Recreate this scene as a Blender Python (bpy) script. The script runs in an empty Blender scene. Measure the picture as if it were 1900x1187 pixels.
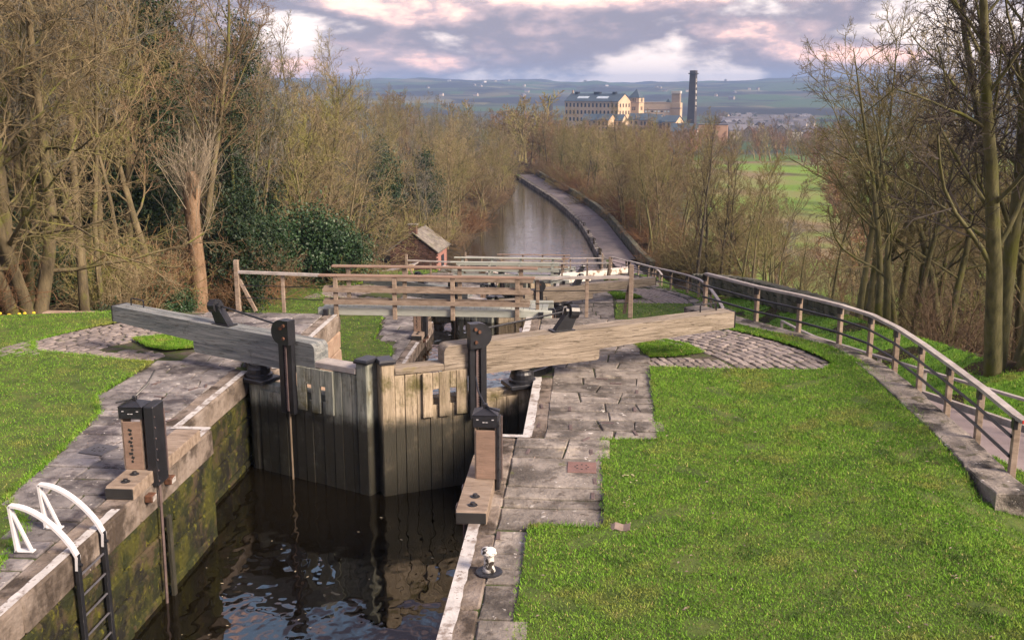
import bpy, math, random
import numpy as np
from mathutils import Vector, Matrix
from mathutils.geometry import delaunay_2d_cdt

RN = random.Random(11)
NR = np.random.default_rng(11)
rad = math.radians
SC = bpy.context.scene
COL = SC.collection

# ------------------------------------------------------------------ camera
# x across the locks, y down the flight, z up; z = 0 is the coping of the nearest lock
cam = bpy.data.cameras.new('camera')
cam.lens = 36.0; cam.sensor_width = 36.0; cam.clip_start = 0.1; cam.clip_end = 20000
cam_o = bpy.data.objects.new('camera', cam); COL.objects.link(cam_o)
cam_o.location = (0, 0, 5.2)
cam_o.rotation_euler = (rad(90 - 12.709), 0, rad(4.2576))
SC.camera = cam_o

# ------------------------------------------------------------------ sky
SUN_EL, SUN_AZ = rad(33), rad(118)           # azimuth clockwise from +y
world = bpy.data.worlds.new('World'); SC.world = world; world.use_nodes = True
wt = world.node_tree; wt.nodes.clear()
def wn(t, **kw):
    n = wt.nodes.new(t)
    for k, v in kw.items(): setattr(n, k, v)
    return n
def build_sky():
    L = wt.links.new
    out = wn('ShaderNodeOutputWorld')
    sky = wn('ShaderNodeTexSky', sky_type='NISHITA', sun_disc=False)
    sky.sun_elevation = SUN_EL; sky.sun_rotation = SUN_AZ
    sky.air_density = 1.0; sky.dust_density = 1.4; sky.ozone_density = 1.6
    bgs = wn('ShaderNodeBackground'); bgs.inputs[1].default_value = 0.085
    L(sky.outputs[0], bgs.inputs[0])
    tc = wn('ShaderNodeTexCoord')
    def density(shift):
        m = wn('ShaderNodeMapping'); m.inputs['Scale'].default_value = (6.0, 6.0, 15.0)
        m.inputs['Location'].default_value = SKY_AT[:2] + (SKY_AT[2] + shift,)
        n = wn('ShaderNodeTexNoise'); n.inputs['Scale'].default_value = 1.0
        n.inputs['Detail'].default_value = 9.0; n.inputs['Roughness'].default_value = 0.56
        n.inputs['Distortion'].default_value = 0.15
        L(tc.outputs['Generated'], m.inputs[0]); L(m.outputs[0], n.inputs['Vector'])
        return n.outputs[0]
    d0, d1 = density(0.0), density(0.30)
    cov = wn('ShaderNodeMapRange', interpolation_type='SMOOTHSTEP')
    cov.inputs[1].default_value = 0.395; cov.inputs[2].default_value = 0.515
    L(d0, cov.inputs[0])
    sub = wn('ShaderNodeMath', operation='SUBTRACT'); L(d0, sub.inputs[0]); L(d1, sub.inputs[1])
    lit = wn('ShaderNodeMapRange', interpolation_type='SMOOTHSTEP')
    lit.inputs[1].default_value = -0.05; lit.inputs[2].default_value = 0.17
    L(sub.outputs[0], lit.inputs[0])
    cc = wn('ShaderNodeValToRGB')
    el = cc.color_ramp.elements
    el[0].position = 0.0; el[0].color = (0.125, 0.103, 0.135, 1)
    el[1].position = 1.0; el[1].color = (0.84, 0.48, 0.37, 1)
    e = cc.color_ramp.elements.new(0.5); e.color = (0.32, 0.222, 0.225, 1)
    L(lit.outputs[0], cc.inputs[0])
    veil = wn('ShaderNodeValToRGB')                       # thin high cloud between the banks, creamy low down, blue overhead
    veil.color_ramp.elements[0].position = 0.0; veil.color_ramp.elements[0].color = (0.64, 0.51, 0.45, 1)
    veil.color_ramp.elements[1].position = 0.45; veil.color_ramp.elements[1].color = (0.24, 0.34, 0.50, 1)
    e = veil.color_ramp.elements.new(0.10); e.color = (0.64, 0.54, 0.50, 1)
    sx = wn('ShaderNodeSeparateXYZ'); L(tc.outputs['Generated'], sx.inputs[0]); L(sx.outputs[2], veil.inputs[0])
    mixc = wn('ShaderNodeMix', data_type='RGBA'); L(cov.outputs[0], mixc.inputs[0])
    L(veil.outputs[0], mixc.inputs[6]); L(cc.outputs[0], mixc.inputs[7])
    bgc = wn('ShaderNodeBackground'); bgc.inputs[1].default_value = CLOUD
    L(mixc.outputs[2], bgc.inputs[0])
    mx = wn('ShaderNodeMixShader'); mx.inputs[0].default_value = 0.92
    L(bgs.outputs[0], mx.inputs[1]); L(bgc.outputs[0], mx.inputs[2]); L(mx.outputs[0], out.inputs[0])
CLOUD = 0.78
SKY_AT = (7.4, 2.2, 4.4)
build_sky()
sun = bpy.data.lights.new('sun', 'SUN'); sun.energy = 2.7; sun.angle = rad(24); sun.color = (1.0, 0.80, 0.62)
sun_o = bpy.data.objects.new('sun', sun); COL.objects.link(sun_o)
sd = Vector((math.sin(SUN_AZ) * math.cos(SUN_EL), math.cos(SUN_AZ) * math.cos(SUN_EL), math.sin(SUN_EL)))
sun_o.rotation_euler = (-sd).to_track_quat('-Z', 'Y').to_euler()
SC.view_settings.view_transform = 'Standard'; SC.view_settings.look = 'None'
SC.view_settings.exposure = 1.8; SC.view_settings.gamma = 1.0
SC.render.engine = 'CYCLES'
SC.cycles.max_bounces = 5; SC.cycles.diffuse_bounces = 3; SC.cycles.glossy_bounces = 3
SC.cycles.transparent_max_bounces = 4; SC.cycles.volume_bounces = 0
SC.cycles.use_denoising = True; SC.cycles.use_adaptive_sampling = True; SC.cycles.adaptive_threshold = 0.012; SC.cycles.adaptive_min_samples = 16
SC.cycles.caustics_reflective = False; SC.cycles.caustics_refractive = False

# ------------------------------------------------------------------ materials
MATS = {}
def material(name, stops, scale=3.0, rough=0.85, bump=0.0, bscale=None, space='world', stretch=(1, 1, 1), detail=6,
             var=0.0, overlay=None, spec=0.3, metallic=0.0, nrough=0.6, dist=0.0, island=0.0, crack=0.0):
    """noise -> colour ramp -> base colour; overlay = (colour, scale, lo, hi, zlo, zhi): blotches of a second colour, with
    an optional height window; var = brightness difference from object to object"""
    m = bpy.data.materials.new(name); m.use_nodes = True; t = m.node_tree; N = t.nodes.new; L = t.links.new
    b = t.nodes['Principled BSDF']; b.inputs['Roughness'].default_value = rough
    b.inputs['Specular IOR Level'].default_value = spec; b.inputs['Metallic'].default_value = metallic
    if space == 'world':
        g = N('ShaderNodeNewGeometry').outputs['Position']
    else:
        g = N('ShaderNodeTexCoord').outputs['Object']
    mp = N('ShaderNodeMapping'); mp.inputs['Scale'].default_value = stretch; L(g, mp.inputs[0])
    if space != 'world' and var:
        oi = N('ShaderNodeObjectInfo'); ml = N('ShaderNodeMath'); ml.operation = 'MULTIPLY'; ml.inputs[1].default_value = 37.0
        L(oi.outputs['Random'], ml.inputs[0]); L(ml.outputs[0], mp.inputs['Location'])
    n = N('ShaderNodeTexNoise'); n.inputs['Scale'].default_value = scale; n.inputs['Detail'].default_value = detail
    n.inputs['Roughness'].default_value = nrough; n.inputs['Distortion'].default_value = dist; L(mp.outputs[0], n.inputs['Vector'])
    r = N('ShaderNodeValToRGB'); L(n.outputs[0], r.inputs[0])
    el = r.color_ramp.elements
    while len(el) > 1: el.remove(el[0])
    lo, hi = 0.3, 0.7
    for i, c in enumerate(stops):
        p = lo + (hi - lo) * i / max(1, len(stops) - 1)
        e = el[0] if i == 0 else el.new(p)
        e.position = p; e.color = (*c, 1)
    c = r.outputs[0]
    ovs = overlay or []
    if ovs and not isinstance(ovs, list): ovs = [ovs]
    for ov in ovs:
        n2 = N('ShaderNodeTexNoise'); n2.inputs['Scale'].default_value = ov[1]; n2.inputs['Detail'].default_value = 5
        n2.inputs['Roughness'].default_value = 0.65
        L(N('ShaderNodeNewGeometry').outputs['Position'], n2.inputs['Vector'])
        mr = N('ShaderNodeMapRange'); mr.interpolation_type = 'SMOOTHSTEP'
        mr.inputs[1].default_value = ov[2]; mr.inputs[2].default_value = ov[3]
        f = n2.outputs[0]
        if len(ov) > 4:
            sep = N('ShaderNodeSeparateXYZ')
            L(N('ShaderNodeTexCoord').outputs['Object'] if space != 'world' else N('ShaderNodeNewGeometry').outputs['Position'], sep.inputs[0])
            zr = N('ShaderNodeMapRange'); zr.inputs[1].default_value = ov[4]; zr.inputs[2].default_value = ov[5]
            zr.inputs[3].default_value = 0.0; zr.inputs[4].default_value = ov[6] if len(ov) > 6 else 0.5
            L(sep.outputs[2], zr.inputs[0])
            ad = N('ShaderNodeMath'); ad.operation = 'ADD'; L(f, ad.inputs[0]); L(zr.outputs[0], ad.inputs[1]); f = ad.outputs[0]
        L(f, mr.inputs[0])
        mx = N('ShaderNodeMix'); mx.data_type = 'RGBA'; L(mr.outputs[0], mx.inputs[0]); L(c, mx.inputs[6]); mx.inputs[7].default_value = (*ov[0], 1)
        c = mx.outputs[2]
    if crack:                                                # dark shakes and knots along the grain
        cn = N('ShaderNodeTexNoise'); cn.inputs['Scale'].default_value = scale * 3.2; cn.inputs['Detail'].default_value = 3; cn.inputs['Distortion'].default_value = 0.8; L(mp.outputs[0], cn.inputs['Vector'])
        cr = N('ShaderNodeMapRange'); cr.interpolation_type = 'SMOOTHSTEP'; cr.inputs[1].default_value = 0.60; cr.inputs[2].default_value = 0.66; cr.inputs[4].default_value = crack; L(cn.outputs[0], cr.inputs[0])
        cm_ = N('ShaderNodeMix'); cm_.data_type = 'RGBA'; L(cr.outputs[0], cm_.inputs[0]); L(c, cm_.inputs[6]); cm_.inputs[7].default_value = (0.05, 0.038, 0.028, 1); c = cm_.outputs[2]
    if island:                                               # every blade its own tone
        gi = N('ShaderNodeNewGeometry'); iv = N('ShaderNodeMapRange'); iv.inputs[3].default_value = 1 - island; iv.inputs[4].default_value = 1 + island; L(gi.outputs['Random Per Island'], iv.inputs[0])
        st = N('ShaderNodeMapRange'); st.inputs[1].default_value = 0.965; st.inputs[2].default_value = 0.97; L(gi.outputs['Random Per Island'], st.inputs[0])
        sm = N('ShaderNodeMix'); sm.data_type = 'RGBA'; L(st.outputs[0], sm.inputs[0]); L(c, sm.inputs[6]); sm.inputs[7].default_value = (0.27, 0.23, 0.10, 1)
        ih = N('ShaderNodeHueSaturation'); L(iv.outputs[0], ih.inputs['Value']); L(sm.outputs[2], ih.inputs['Color']); c = ih.outputs[0]
    if var:
        oi = N('ShaderNodeObjectInfo'); vr = N('ShaderNodeMapRange'); vr.inputs[3].default_value = 1 - var; vr.inputs[4].default_value = 1 + var
        L(oi.outputs['Random'], vr.inputs[0])
        hs = N('ShaderNodeHueSaturation'); L(vr.outputs[0], hs.inputs['Value']); L(c, hs.inputs['Color']); c = hs.outputs[0]
    L(c, b.inputs['Base Color'])
    if bump:
        bn = N('ShaderNodeTexNoise'); bn.inputs['Scale'].default_value = bscale or scale * 4; bn.inputs['Detail'].default_value = 6
        bn.inputs['Roughness'].default_value = 0.65; L(mp.outputs[0], bn.inputs['Vector'])
        bp = N('ShaderNodeBump'); bp.inputs['Strength'].default_value = bump; bp.inputs['Distance'].default_value = 0.05
        L(bn.outputs[0], bp.inputs['Height']); L(bp.outputs[0], b.inputs['Normal'])
    MATS[name] = m
    return m

LICH = ((0.50, 0.48, 0.45), 7.0, 0.63, 0.70)
material('flag', [(0.10, 0.09, 0.08), (0.205, 0.185, 0.165), (0.315, 0.285, 0.255)], 2.2, 0.88, 0.8, 14, var=0.28,
         overlay=[((0.075, 0.067, 0.06), 1.4, 0.48, 0.64), ((0.11, 0.095, 0.082), 5.0, 0.55, 0.66), ((0.33, 0.285, 0.215), 1.1, 0.60, 0.74), LICH, ((0.10, 0.11, 0.035), 2.3, 0.66, 0.78)])
material('flag_cool', [(0.10, 0.094, 0.096), (0.205, 0.192, 0.19), (0.32, 0.295, 0.285)], 2.2, 0.88, 0.8, 14, var=0.28,
         overlay=[((0.065, 0.058, 0.065), 1.4, 0.46, 0.64), ((0.10, 0.088, 0.088), 5.0, 0.55, 0.66), LICH, ((0.10, 0.11, 0.035), 2.3, 0.66, 0.78)])
material('sett', [(0.15, 0.13, 0.125), (0.27, 0.235, 0.22)], 5, 0.9, 0.5, 30, var=0.25, overlay=[((0.10, 0.12, 0.03), 1.6, 0.62, 0.75)])
material('coping', [(0.11, 0.09, 0.074), (0.20, 0.165, 0.138), (0.30, 0.26, 0.23)], 2.0, 0.9, 0.9, 14, var=0.15,
         overlay=[((0.055, 0.065, 0.014), 1.5, 0.58, 0.74), ((0.06, 0.047, 0.037), 1.5, 0.47, 0.62), ((0.36, 0.33, 0.29), 11.0, 0.68, 0.74)])
material('lock_wall', [(0.035, 0.027, 0.018), (0.085, 0.06, 0.038), (0.13, 0.092, 0.06)], 1.6, 0.8, 1.0, 16, var=0.2,
         overlay=[((0.055, 0.056, 0.010), 1.6, 0.40, 0.56), ((0.020, 0.025, 0.007), 3.4, 0.44, 0.58), ((0.010, 0.010, 0.008), 1.1, 0.48, 0.62), ((0.10, 0.10, 0.012), 9.0, 0.58, 0.66)])
material('wall_block', [(0.22, 0.15, 0.11), (0.38, 0.29, 0.225)], 2.5, 0.9, 0.5, 18, var=0.18, overlay=[((0.09, 0.09, 0.03), 1.9, 0.6, 0.74)])
material('mortar', [(0.32, 0.28, 0.25), (0.42, 0.37, 0.33)], 5, 0.95)
material('white_edge', [(0.36, 0.35, 0.34), (0.55, 0.54, 0.53)], 7, 0.85, 0.3, 30, overlay=[((0.22, 0.19, 0.17), 4.0, 0.50, 0.64), ((0.16, 0.13, 0.11), 14.0, 0.58, 0.66)])
material('white_paint', [(0.52, 0.53, 0.56), (0.62, 0.62, 0.64)], 6, 0.45, overlay=[((0.5, 0.47, 0.43), 7, 0.66, 0.72)])
material('iron', [(0.010, 0.011, 0.014), (0.02, 0.021, 0.026)], 6, 0.38, 0.1, 40, spec=0.5)
material('rust', [(0.06, 0.03, 0.02), (0.15, 0.07, 0.04)], 14, 0.8, 0.2, 60)
material('cramp', [(0.075, 0.055, 0.055), (0.14, 0.105, 0.10)], 9, 0.7, 0.2, 60)
material('wood_pale', [(0.13, 0.108, 0.08), (0.26, 0.22, 0.172), (0.37, 0.32, 0.262)], 3.0, 0.8, 0.6, 14, crack=0.7, space='object', stretch=(0.35, 3.2, 5.0), dist=0.6,
         overlay=[((0.10, 0.075, 0.05), 2.4, 0.62, 0.75), ((0.20, 0.17, 0.055), 1.5, 0.60, 0.78)])
material('wood_grey', [(0.085, 0.10, 0.105), (0.19, 0.205, 0.205), (0.31, 0.315, 0.30)], 3.0, 0.8, 0.6, 14, crack=0.6, space='object', stretch=(0.35, 3.2, 5.0), dist=0.6,
         overlay=[((0.07, 0.07, 0.06), 2.4, 0.62, 0.75)])
material('wood_white', [(0.55, 0.52, 0.47), (0.72, 0.70, 0.66)], 3.0, 0.8, 0.2, 14, space='object', stretch=(0.35, 3.2, 5.0),
         overlay=[((0.22, 0.15, 0.10), 1.6, 0.52, 0.60)])
WET = [((0.10, 0.09, 0.035), 2.0, 0.50, 0.72), ((0.034, 0.033, 0.025), 3.0, 0.60, 1.35, -0.18, -0.60, 0.85)]
material('plank', [(0.18, 0.145, 0.098), (0.32, 0.265, 0.19), (0.43, 0.36, 0.27)], 3.0, 0.75, 0.5, 16, crack=0.5, space='object', stretch=(4.0, 4.0, 0.5), dist=0.5, var=0.16, overlay=WET)
material('plank_cool', [(0.125, 0.14, 0.12), (0.25, 0.265, 0.225), (0.36, 0.365, 0.31)], 3.0, 0.75, 0.5, 16, crack=0.5, space='object', stretch=(4.0, 4.0, 0.5), dist=0.5, var=0.16, overlay=WET)
material('rod_tan', [(0.16, 0.125, 0.085), (0.24, 0.19, 0.14)], 4, 0.8)
material('wood_new', [(0.15, 0.115, 0.086), (0.245, 0.192, 0.148), (0.315, 0.257, 0.208)], 4.0, 0.75, 0.2, 20, stretch=(1.0, 3, 3), var=0.10)
material('wood_red', [(0.175, 0.12, 0.09), (0.28, 0.195, 0.15)], 4.0, 0.75, 0.2, 20, stretch=(0.6, 3, 3), var=0.08)
material('wood_sage', [(0.30, 0.33, 0.29), (0.42, 0.44, 0.40)], 4.0, 0.75, 0.2, 20, stretch=(0.6, 3, 3), var=0.08)
material('wood_rail', [(0.26, 0.235, 0.22), (0.42, 0.39, 0.37)], 4.0, 0.75, 0.2, 20, var=0.10)
material('wood_yellow', [(0.50, 0.36, 0.17), (0.60, 0.45, 0.24)], 3.0, 0.75)
material('soil', [(0.035, 0.028, 0.02), (0.075, 0.06, 0.04)], 6, 0.95, 0.4, 30, overlay=[((0.05, 0.07, 0.015), 2.0, 0.5, 0.62)])
material('joint_dirt', [(0.045, 0.038, 0.03), (0.10, 0.085, 0.07)], 5, 0.95, 0.4, 30, overlay=[((0.05, 0.07, 0.018), 2.4, 0.42, 0.56)])
material('turf', [(0.035, 0.058, 0.012), (0.065, 0.10, 0.02), (0.11, 0.12, 0.035)], 2.5, 0.95, 0.5, 40)
material('blade', [(0.06, 0.14, 0.015), (0.10, 0.225, 0.021), (0.155, 0.295, 0.032), (0.235, 0.31, 0.058)], 2.2, 0.8, spec=0.12, detail=12, nrough=0.80, island=0.45, overlay=[((0.20, 0.235, 0.05), 0.8, 0.52, 0.66), ((0.055, 0.12, 0.018), 1.3, 0.56, 0.68), ((0.07, 0.065, 0.03), 2.6, 0.66, 0.71)])
material('litter', [(0.035, 0.024, 0.014), (0.085, 0.055, 0.03), (0.13, 0.085, 0.05)], 1.4, 0.95, 0.6, 14, overlay=[((0.05, 0.075, 0.018), 0.35, 0.56, 0.66)])
material('tarmac', [(0.20, 0.165, 0.165), (0.30, 0.25, 0.25)], 1.6, 0.9, 0.3, 60)
material('towpath', [(0.095, 0.084, 0.086), (0.175, 0.152, 0.154)], 0.9, 0.9, 0.3, 20)
material('moss_stone', [(0.04, 0.045, 0.03), (0.095, 0.095, 0.065), (0.17, 0.155, 0.12)], 2.2, 0.95, 0.6, 14, var=0.2)
material('old_stone', [(0.10, 0.09, 0.08), (0.23, 0.205, 0.18), (0.33, 0.295, 0.26)], 2.4, 0.92, 0.9, 16, var=0.22,
         overlay=[((0.05, 0.046, 0.042), 1.6, 0.47, 0.60), LICH, ((0.085, 0.08, 0.05), 4.0, 0.56, 0.66)])
material('bark_warm', [(0.05, 0.042, 0.026), (0.12, 0.098, 0.058), (0.19, 0.155, 0.09)], 5, 0.95, 0.5, 20, var=0.2, stretch=(1, 1, 0.35), overlay=[((0.13, 0.135, 0.035), 1.3, 0.52, 0.66)])
material('bark_olive', [(0.05, 0.05, 0.024), (0.115, 0.11, 0.05), (0.17, 0.155, 0.08)], 5, 0.95, 0.5, 20, var=0.15, stretch=(1, 1, 0.35), overlay=[((0.10, 0.105, 0.022), 0.9, 0.5, 0.66)])
material('bark_dark', [(0.028, 0.024, 0.019), (0.07, 0.06, 0.045)], 5, 0.95, 0.5, 20, var=0.25, stretch=(1, 1, 0.35))
material('twig_tan', [(0.15, 0.115, 0.065), (0.25, 0.20, 0.115)], 0.5, 0.9, var=0.22, overlay=[((0.19, 0.185, 0.055), 0.35, 0.50, 0.62)])
material('twig_grey', [(0.105, 0.10, 0.082), (0.185, 0.175, 0.145)], 0.5, 0.9, var=0.25)
material('twig_olive', [(0.115, 0.10, 0.045), (0.21, 0.18, 0.08)], 0.5, 0.9, var=0.22)
material('twig_brown', [(0.11, 0.075, 0.045), (0.20, 0.14, 0.085)], 0.5, 0.9, var=0.22)
material('twig_russet', [(0.13, 0.07, 0.035), (0.22, 0.125, 0.065)], 0.5, 0.9, var=0.22)
material('twig_dark', [(0.03, 0.026, 0.022), (0.06, 0.05, 0.042)], 0.5, 0.9, var=0.2)
material('leaf_green', [(0.012, 0.030, 0.012), (0.028, 0.065, 0.024), (0.055, 0.105, 0.04)], 2.2, 0.5, var=0.2, spec=0.4)
material('leaf_ivy', [(0.010, 0.024, 0.010), (0.025, 0.05, 0.018)], 1.8, 0.6, var=0.2)
material('yellow', [(0.75, 0.55, 0.03), (0.8, 0.6, 0.05)], 3, 0.6)
material('brick', [(0.13, 0.05, 0.04), (0.22, 0.09, 0.07)], 4, 0.92, 0.3, 30, var=0.35)
material('brick_dark', [(0.055, 0.034, 0.027), (0.12, 0.066, 0.052)], 4, 0.92, 0.3, 30, var=0.4)
material('brick_pink', [(0.25, 0.12, 0.10), (0.34, 0.18, 0.15)], 4, 0.9, 0.2, 30)
material('slate_stone', [(0.13, 0.118, 0.105), (0.21, 0.19, 0.165)], 4, 0.9, 0.3, 30, var=0.25, overlay=[((0.13, 0.13, 0.08), 1.2, 0.55, 0.7)])
material('slate_blue', [(0.035, 0.055, 0.075), (0.06, 0.085, 0.11)], 0.12, 0.6, var=0.1)
material('mill_stone', [(0.46, 0.33, 0.21), (0.60, 0.46, 0.32)], 0.15, 0.9, var=0.08)
material('mill_dark', [(0.25, 0.20, 0.16), (0.36, 0.29, 0.23)], 0.15, 0.9, var=0.08)
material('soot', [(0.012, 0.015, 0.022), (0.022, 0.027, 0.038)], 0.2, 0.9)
material('band_stone', [(0.20, 0.16, 0.15), (0.26, 0.21, 0.19)], 0.2, 0.9)  # brownish stone for the mill wing's string course
material('glass', [(0.012, 0.016, 0.022), (0.02, 0.025, 0.032)], 0.4, 0.12, spec=0.6)
material('skylight', [(0.35, 0.42, 0.48), (0.45, 0.52, 0.58)], 0.4, 0.3)
material('render_white', [(0.48, 0.46, 0.43), (0.62, 0.60, 0.57)], 0.05, 0.8, var=0.2)
material('house_stone', [(0.28, 0.23, 0.19), (0.42, 0.36, 0.30)], 0.05, 0.9, var=0.3)
material('house_roof', [(0.07, 0.07, 0.085), (0.13, 0.125, 0.14)], 0.05, 0.8, var=0.25)
material('rubber', [(0.02, 0.02, 0.02), (0.03, 0.03, 0.03)], 4, 0.7)
material('drain', [(0.15, 0.09, 0.08), (0.22, 0.13, 0.115)], 9, 0.75, 0.2, 60)
material('drain_grey', [(0.06, 0.06, 0.07), (0.10, 0.10, 0.115)], 9, 0.65, 0.2, 60)
material('leaf_dead', [(0.16, 0.12, 0.10), (0.24, 0.19, 0.16)], 8, 0.8)
material('chip', [(0.36, 0.30, 0.19), (0.46, 0.40, 0.28)], 8, 0.8)
material('red_paint', [(0.45, 0.03, 0.02), (0.5, 0.05, 0.03)], 8, 0.6)
material('concrete', [(0.40, 0.38, 0.36), (0.52, 0.50, 0.47)], 4, 0.9)

def water_material(name, col, scale, bump, stretch=(1, 1, 1), spec=0.5, ior=1.33):
    m = bpy.data.materials.new(name); m.use_nodes = True; t = m.node_tree; N = t.nodes.new; L = t.links.new
    b = t.nodes['Principled BSDF']; b.inputs['Base Color'].default_value = (*col, 1)
    b.inputs['Roughness'].default_value = 0.015; b.inputs['IOR'].default_value = ior; b.inputs['Specular IOR Level'].default_value = spec
    g = N('ShaderNodeNewGeometry'); mp = N('ShaderNodeMapping'); mp.inputs['Scale'].default_value = stretch; L(g.outputs['Position'], mp.inputs[0])
    n = N('ShaderNodeTexNoise'); n.inputs['Scale'].default_value = scale; n.inputs['Detail'].default_value = 2.0; n.inputs['Roughness'].default_value = 0.45
    L(mp.outputs[0], n.inputs['Vector'])
    bp = N('ShaderNodeBump'); bp.inputs['Strength'].default_value = bump; bp.inputs['Distance'].default_value = 0.06
    L(n.outputs[0], bp.inputs['Height']); L(bp.outputs[0], b.inputs['Normal'])
    MATS[name] = m
water_material('water_lock', (0.006, 0.0048, 0.003), 2.2, 0.35, (1.0, 0.8, 1), spec=0.9, ior=1.45)
water_material('water_canal', (0.03, 0.027, 0.02), 2.6, 0.20, (0.22, 1.9, 1), spec=1.0, ior=1.9)

def far_material():
    m = bpy.data.materials.new('land'); m.use_nodes = True; t = m.node_tree; N = t.nodes.new; L = t.links.new
    b = t.nodes['Principled BSDF']; b.inputs['Roughness'].default_value = 0.95; b.inputs['Specular IOR Level'].default_value = 0.1
    g = N('ShaderNodeNewGeometry')
    v = N('ShaderNodeTexVoronoi'); v.inputs['Scale'].default_value = 0.0062; L(g.outputs['Position'], v.inputs['Vector'])
    wn_ = N('ShaderNodeTexWhiteNoise'); wn_.noise_dimensions = '3D'; L(v.outputs['Color'], wn_.inputs['Vector'])
    r = N('ShaderNodeValToRGB'); el = r.color_ramp.elements
    el[0].position = 0.0; el[0].color = (0.05, 0.09, 0.035, 1); el[1].position = 1.0; el[1].color = (0.16, 0.15, 0.08, 1)
    e = el.new(0.45); e.color = (0.06, 0.09, 0.045, 1); e = el.new(0.75); e.color = (0.06, 0.055, 0.04, 1)
    L(wn_.outputs['Value'], r.inputs[0])
    n = N('ShaderNodeTexNoise'); n.inputs['Scale'].default_value = 0.0036; n.inputs['Detail'].default_value = 8; n.inputs['Roughness'].default_value = 0.62
    L(g.outputs['Position'], n.inputs['Vector'])
    mr = N('ShaderNodeMapRange'); mr.interpolation_type = 'SMOOTHSTEP'; mr.inputs[1].default_value = 0.46; mr.inputs[2].default_value = 0.54; L(n.outputs[0], mr.inputs[0])
    mx = N('ShaderNodeMix'); mx.data_type = 'RGBA'; L(mr.outputs[0], mx.inputs[0]); L(r.outputs[0], mx.inputs[6]); mx.inputs[7].default_value = (0.028, 0.026, 0.024, 1)
    n3 = N('ShaderNodeTexNoise'); n3.inputs['Scale'].default_value = 0.9; n3.inputs['Detail'].default_value = 6; L(g.outputs['Position'], n3.inputs['Vector'])
    r3 = N('ShaderNodeValToRGB'); r3.color_ramp.elements[0].position = 0.35; r3.color_ramp.elements[0].color = (0.022, 0.018, 0.011, 1)
    r3.color_ramp.elements[1].position = 0.68; r3.color_ramp.elements[1].color = (0.07, 0.05, 0.03, 1); L(n3.outputs[0], r3.inputs[0])
    # meadow in the valley: grass with bare patches, further out than the wooded banks
    n4 = N('ShaderNodeTexNoise'); n4.inputs['Scale'].default_value = 0.03; n4.inputs['Detail'].default_value = 5; L(g.outputs['Position'], n4.inputs['Vector'])
    r4 = N('ShaderNodeValToRGB'); r4.color_ramp.elements[0].position = 0.46; r4.color_ramp.elements[0].color = (0.14, 0.225, 0.04, 1)
    r4.color_ramp.elements[1].position = 0.62; r4.color_ramp.elements[1].color = (0.19, 0.15, 0.085, 1); L(n4.outputs[0], r4.inputs[0])
    sp = N('ShaderNodeSeparateXYZ'); L(g.outputs['Position'], sp.inputs[0])
    ax = N('ShaderNodeMapRange'); ax.interpolation_type = 'SMOOTHSTEP'; ax.inputs[1].default_value = 0.0; ax.inputs[2].default_value = 5.0
    sh_ = N('ShaderNodeMath'); sh_.operation = 'MULTIPLY_ADD'; sh_.inputs[1].default_value = -0.085; L(sp.outputs[1], sh_.inputs[0]); L(sp.outputs[0], sh_.inputs[2])   # x - 0.085 y
    gt = N('ShaderNodeMapRange'); gt.interpolation_type = 'SMOOTHSTEP'; gt.inputs[1].default_value = 72; gt.inputs[2].default_value = 92; L(sp.outputs[1], gt.inputs[0])
    mu = N('ShaderNodeMath'); mu.operation = 'MULTIPLY'; L(sh_.outputs[0], mu.inputs[0]); L(gt.outputs[0], mu.inputs[1]); L(mu.outputs[0], ax.inputs[0])
    m4 = N('ShaderNodeMix'); m4.data_type = 'RGBA'; L(ax.outputs[0], m4.inputs[0]); L(r3.outputs[0], m4.inputs[6]); L(r4.outputs[0], m4.inputs[7])
    ay = N('ShaderNodeMapRange'); ay.interpolation_type = 'SMOOTHSTEP'; ay.inputs[1].default_value = 340; ay.inputs[2].default_value = 520; L(sp.outputs[1], ay.inputs[0])
    mf = N('ShaderNodeMix'); mf.data_type = 'RGBA'; L(ay.outputs[0], mf.inputs[0]); L(m4.outputs[2], mf.inputs[6]); L(mx.outputs[2], mf.inputs[7])
    L(mf.outputs[2], b.inputs['Base Color'])
    bn = N('ShaderNodeTexNoise'); bn.inputs['Scale'].default_value = 5.0; bn.inputs['Detail'].default_value = 5; L(g.outputs['Position'], bn.inputs['Vector'])
    bp = N('ShaderNodeBump'); bp.inputs['Strength'].default_value = 0.5; bp.inputs['Distance'].default_value = 0.1
    L(bn.outputs[0], bp.inputs['Height']); L(bp.outputs[0], b.inputs['Normal'])
    MATS['land'] = m
far_material()

# ------------------------------------------------------------------ object helpers
def tag(o, label=None, cat=None, group=None, kind=None):
    if label: o['label'] = label
    if cat: o['category'] = cat
    if group: o['group'] = group
    if kind: o['kind'] = kind
    return o
def link(name, data, mat=None, parent=None, loc=None, rz=0.0):
    o = bpy.data.objects.new(name, data); COL.objects.link(o)
    if mat and data is not None and not data.materials: data.materials.append(MATS[mat])
    if parent: o.parent = parent
    if loc is not None: o.location = loc
    if rz: o.rotation_euler = (0, 0, rz)
    return o
def thing(name, label, cat, loc=(0, 0, 0), rz=0.0, group=None):
    return tag(link(name, None, loc=loc, rz=rz), label, cat, group)
def kids(o): return list(o.children)
def copy_tree(o, parent=None, shift=None, mats=None):
    c = o.copy(); COL.objects.link(c); c.parent = parent
    if shift: c.location = Vector(o.location) + Vector(shift)
    for ch in kids(o): copy_tree(ch, c)
    return c

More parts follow.
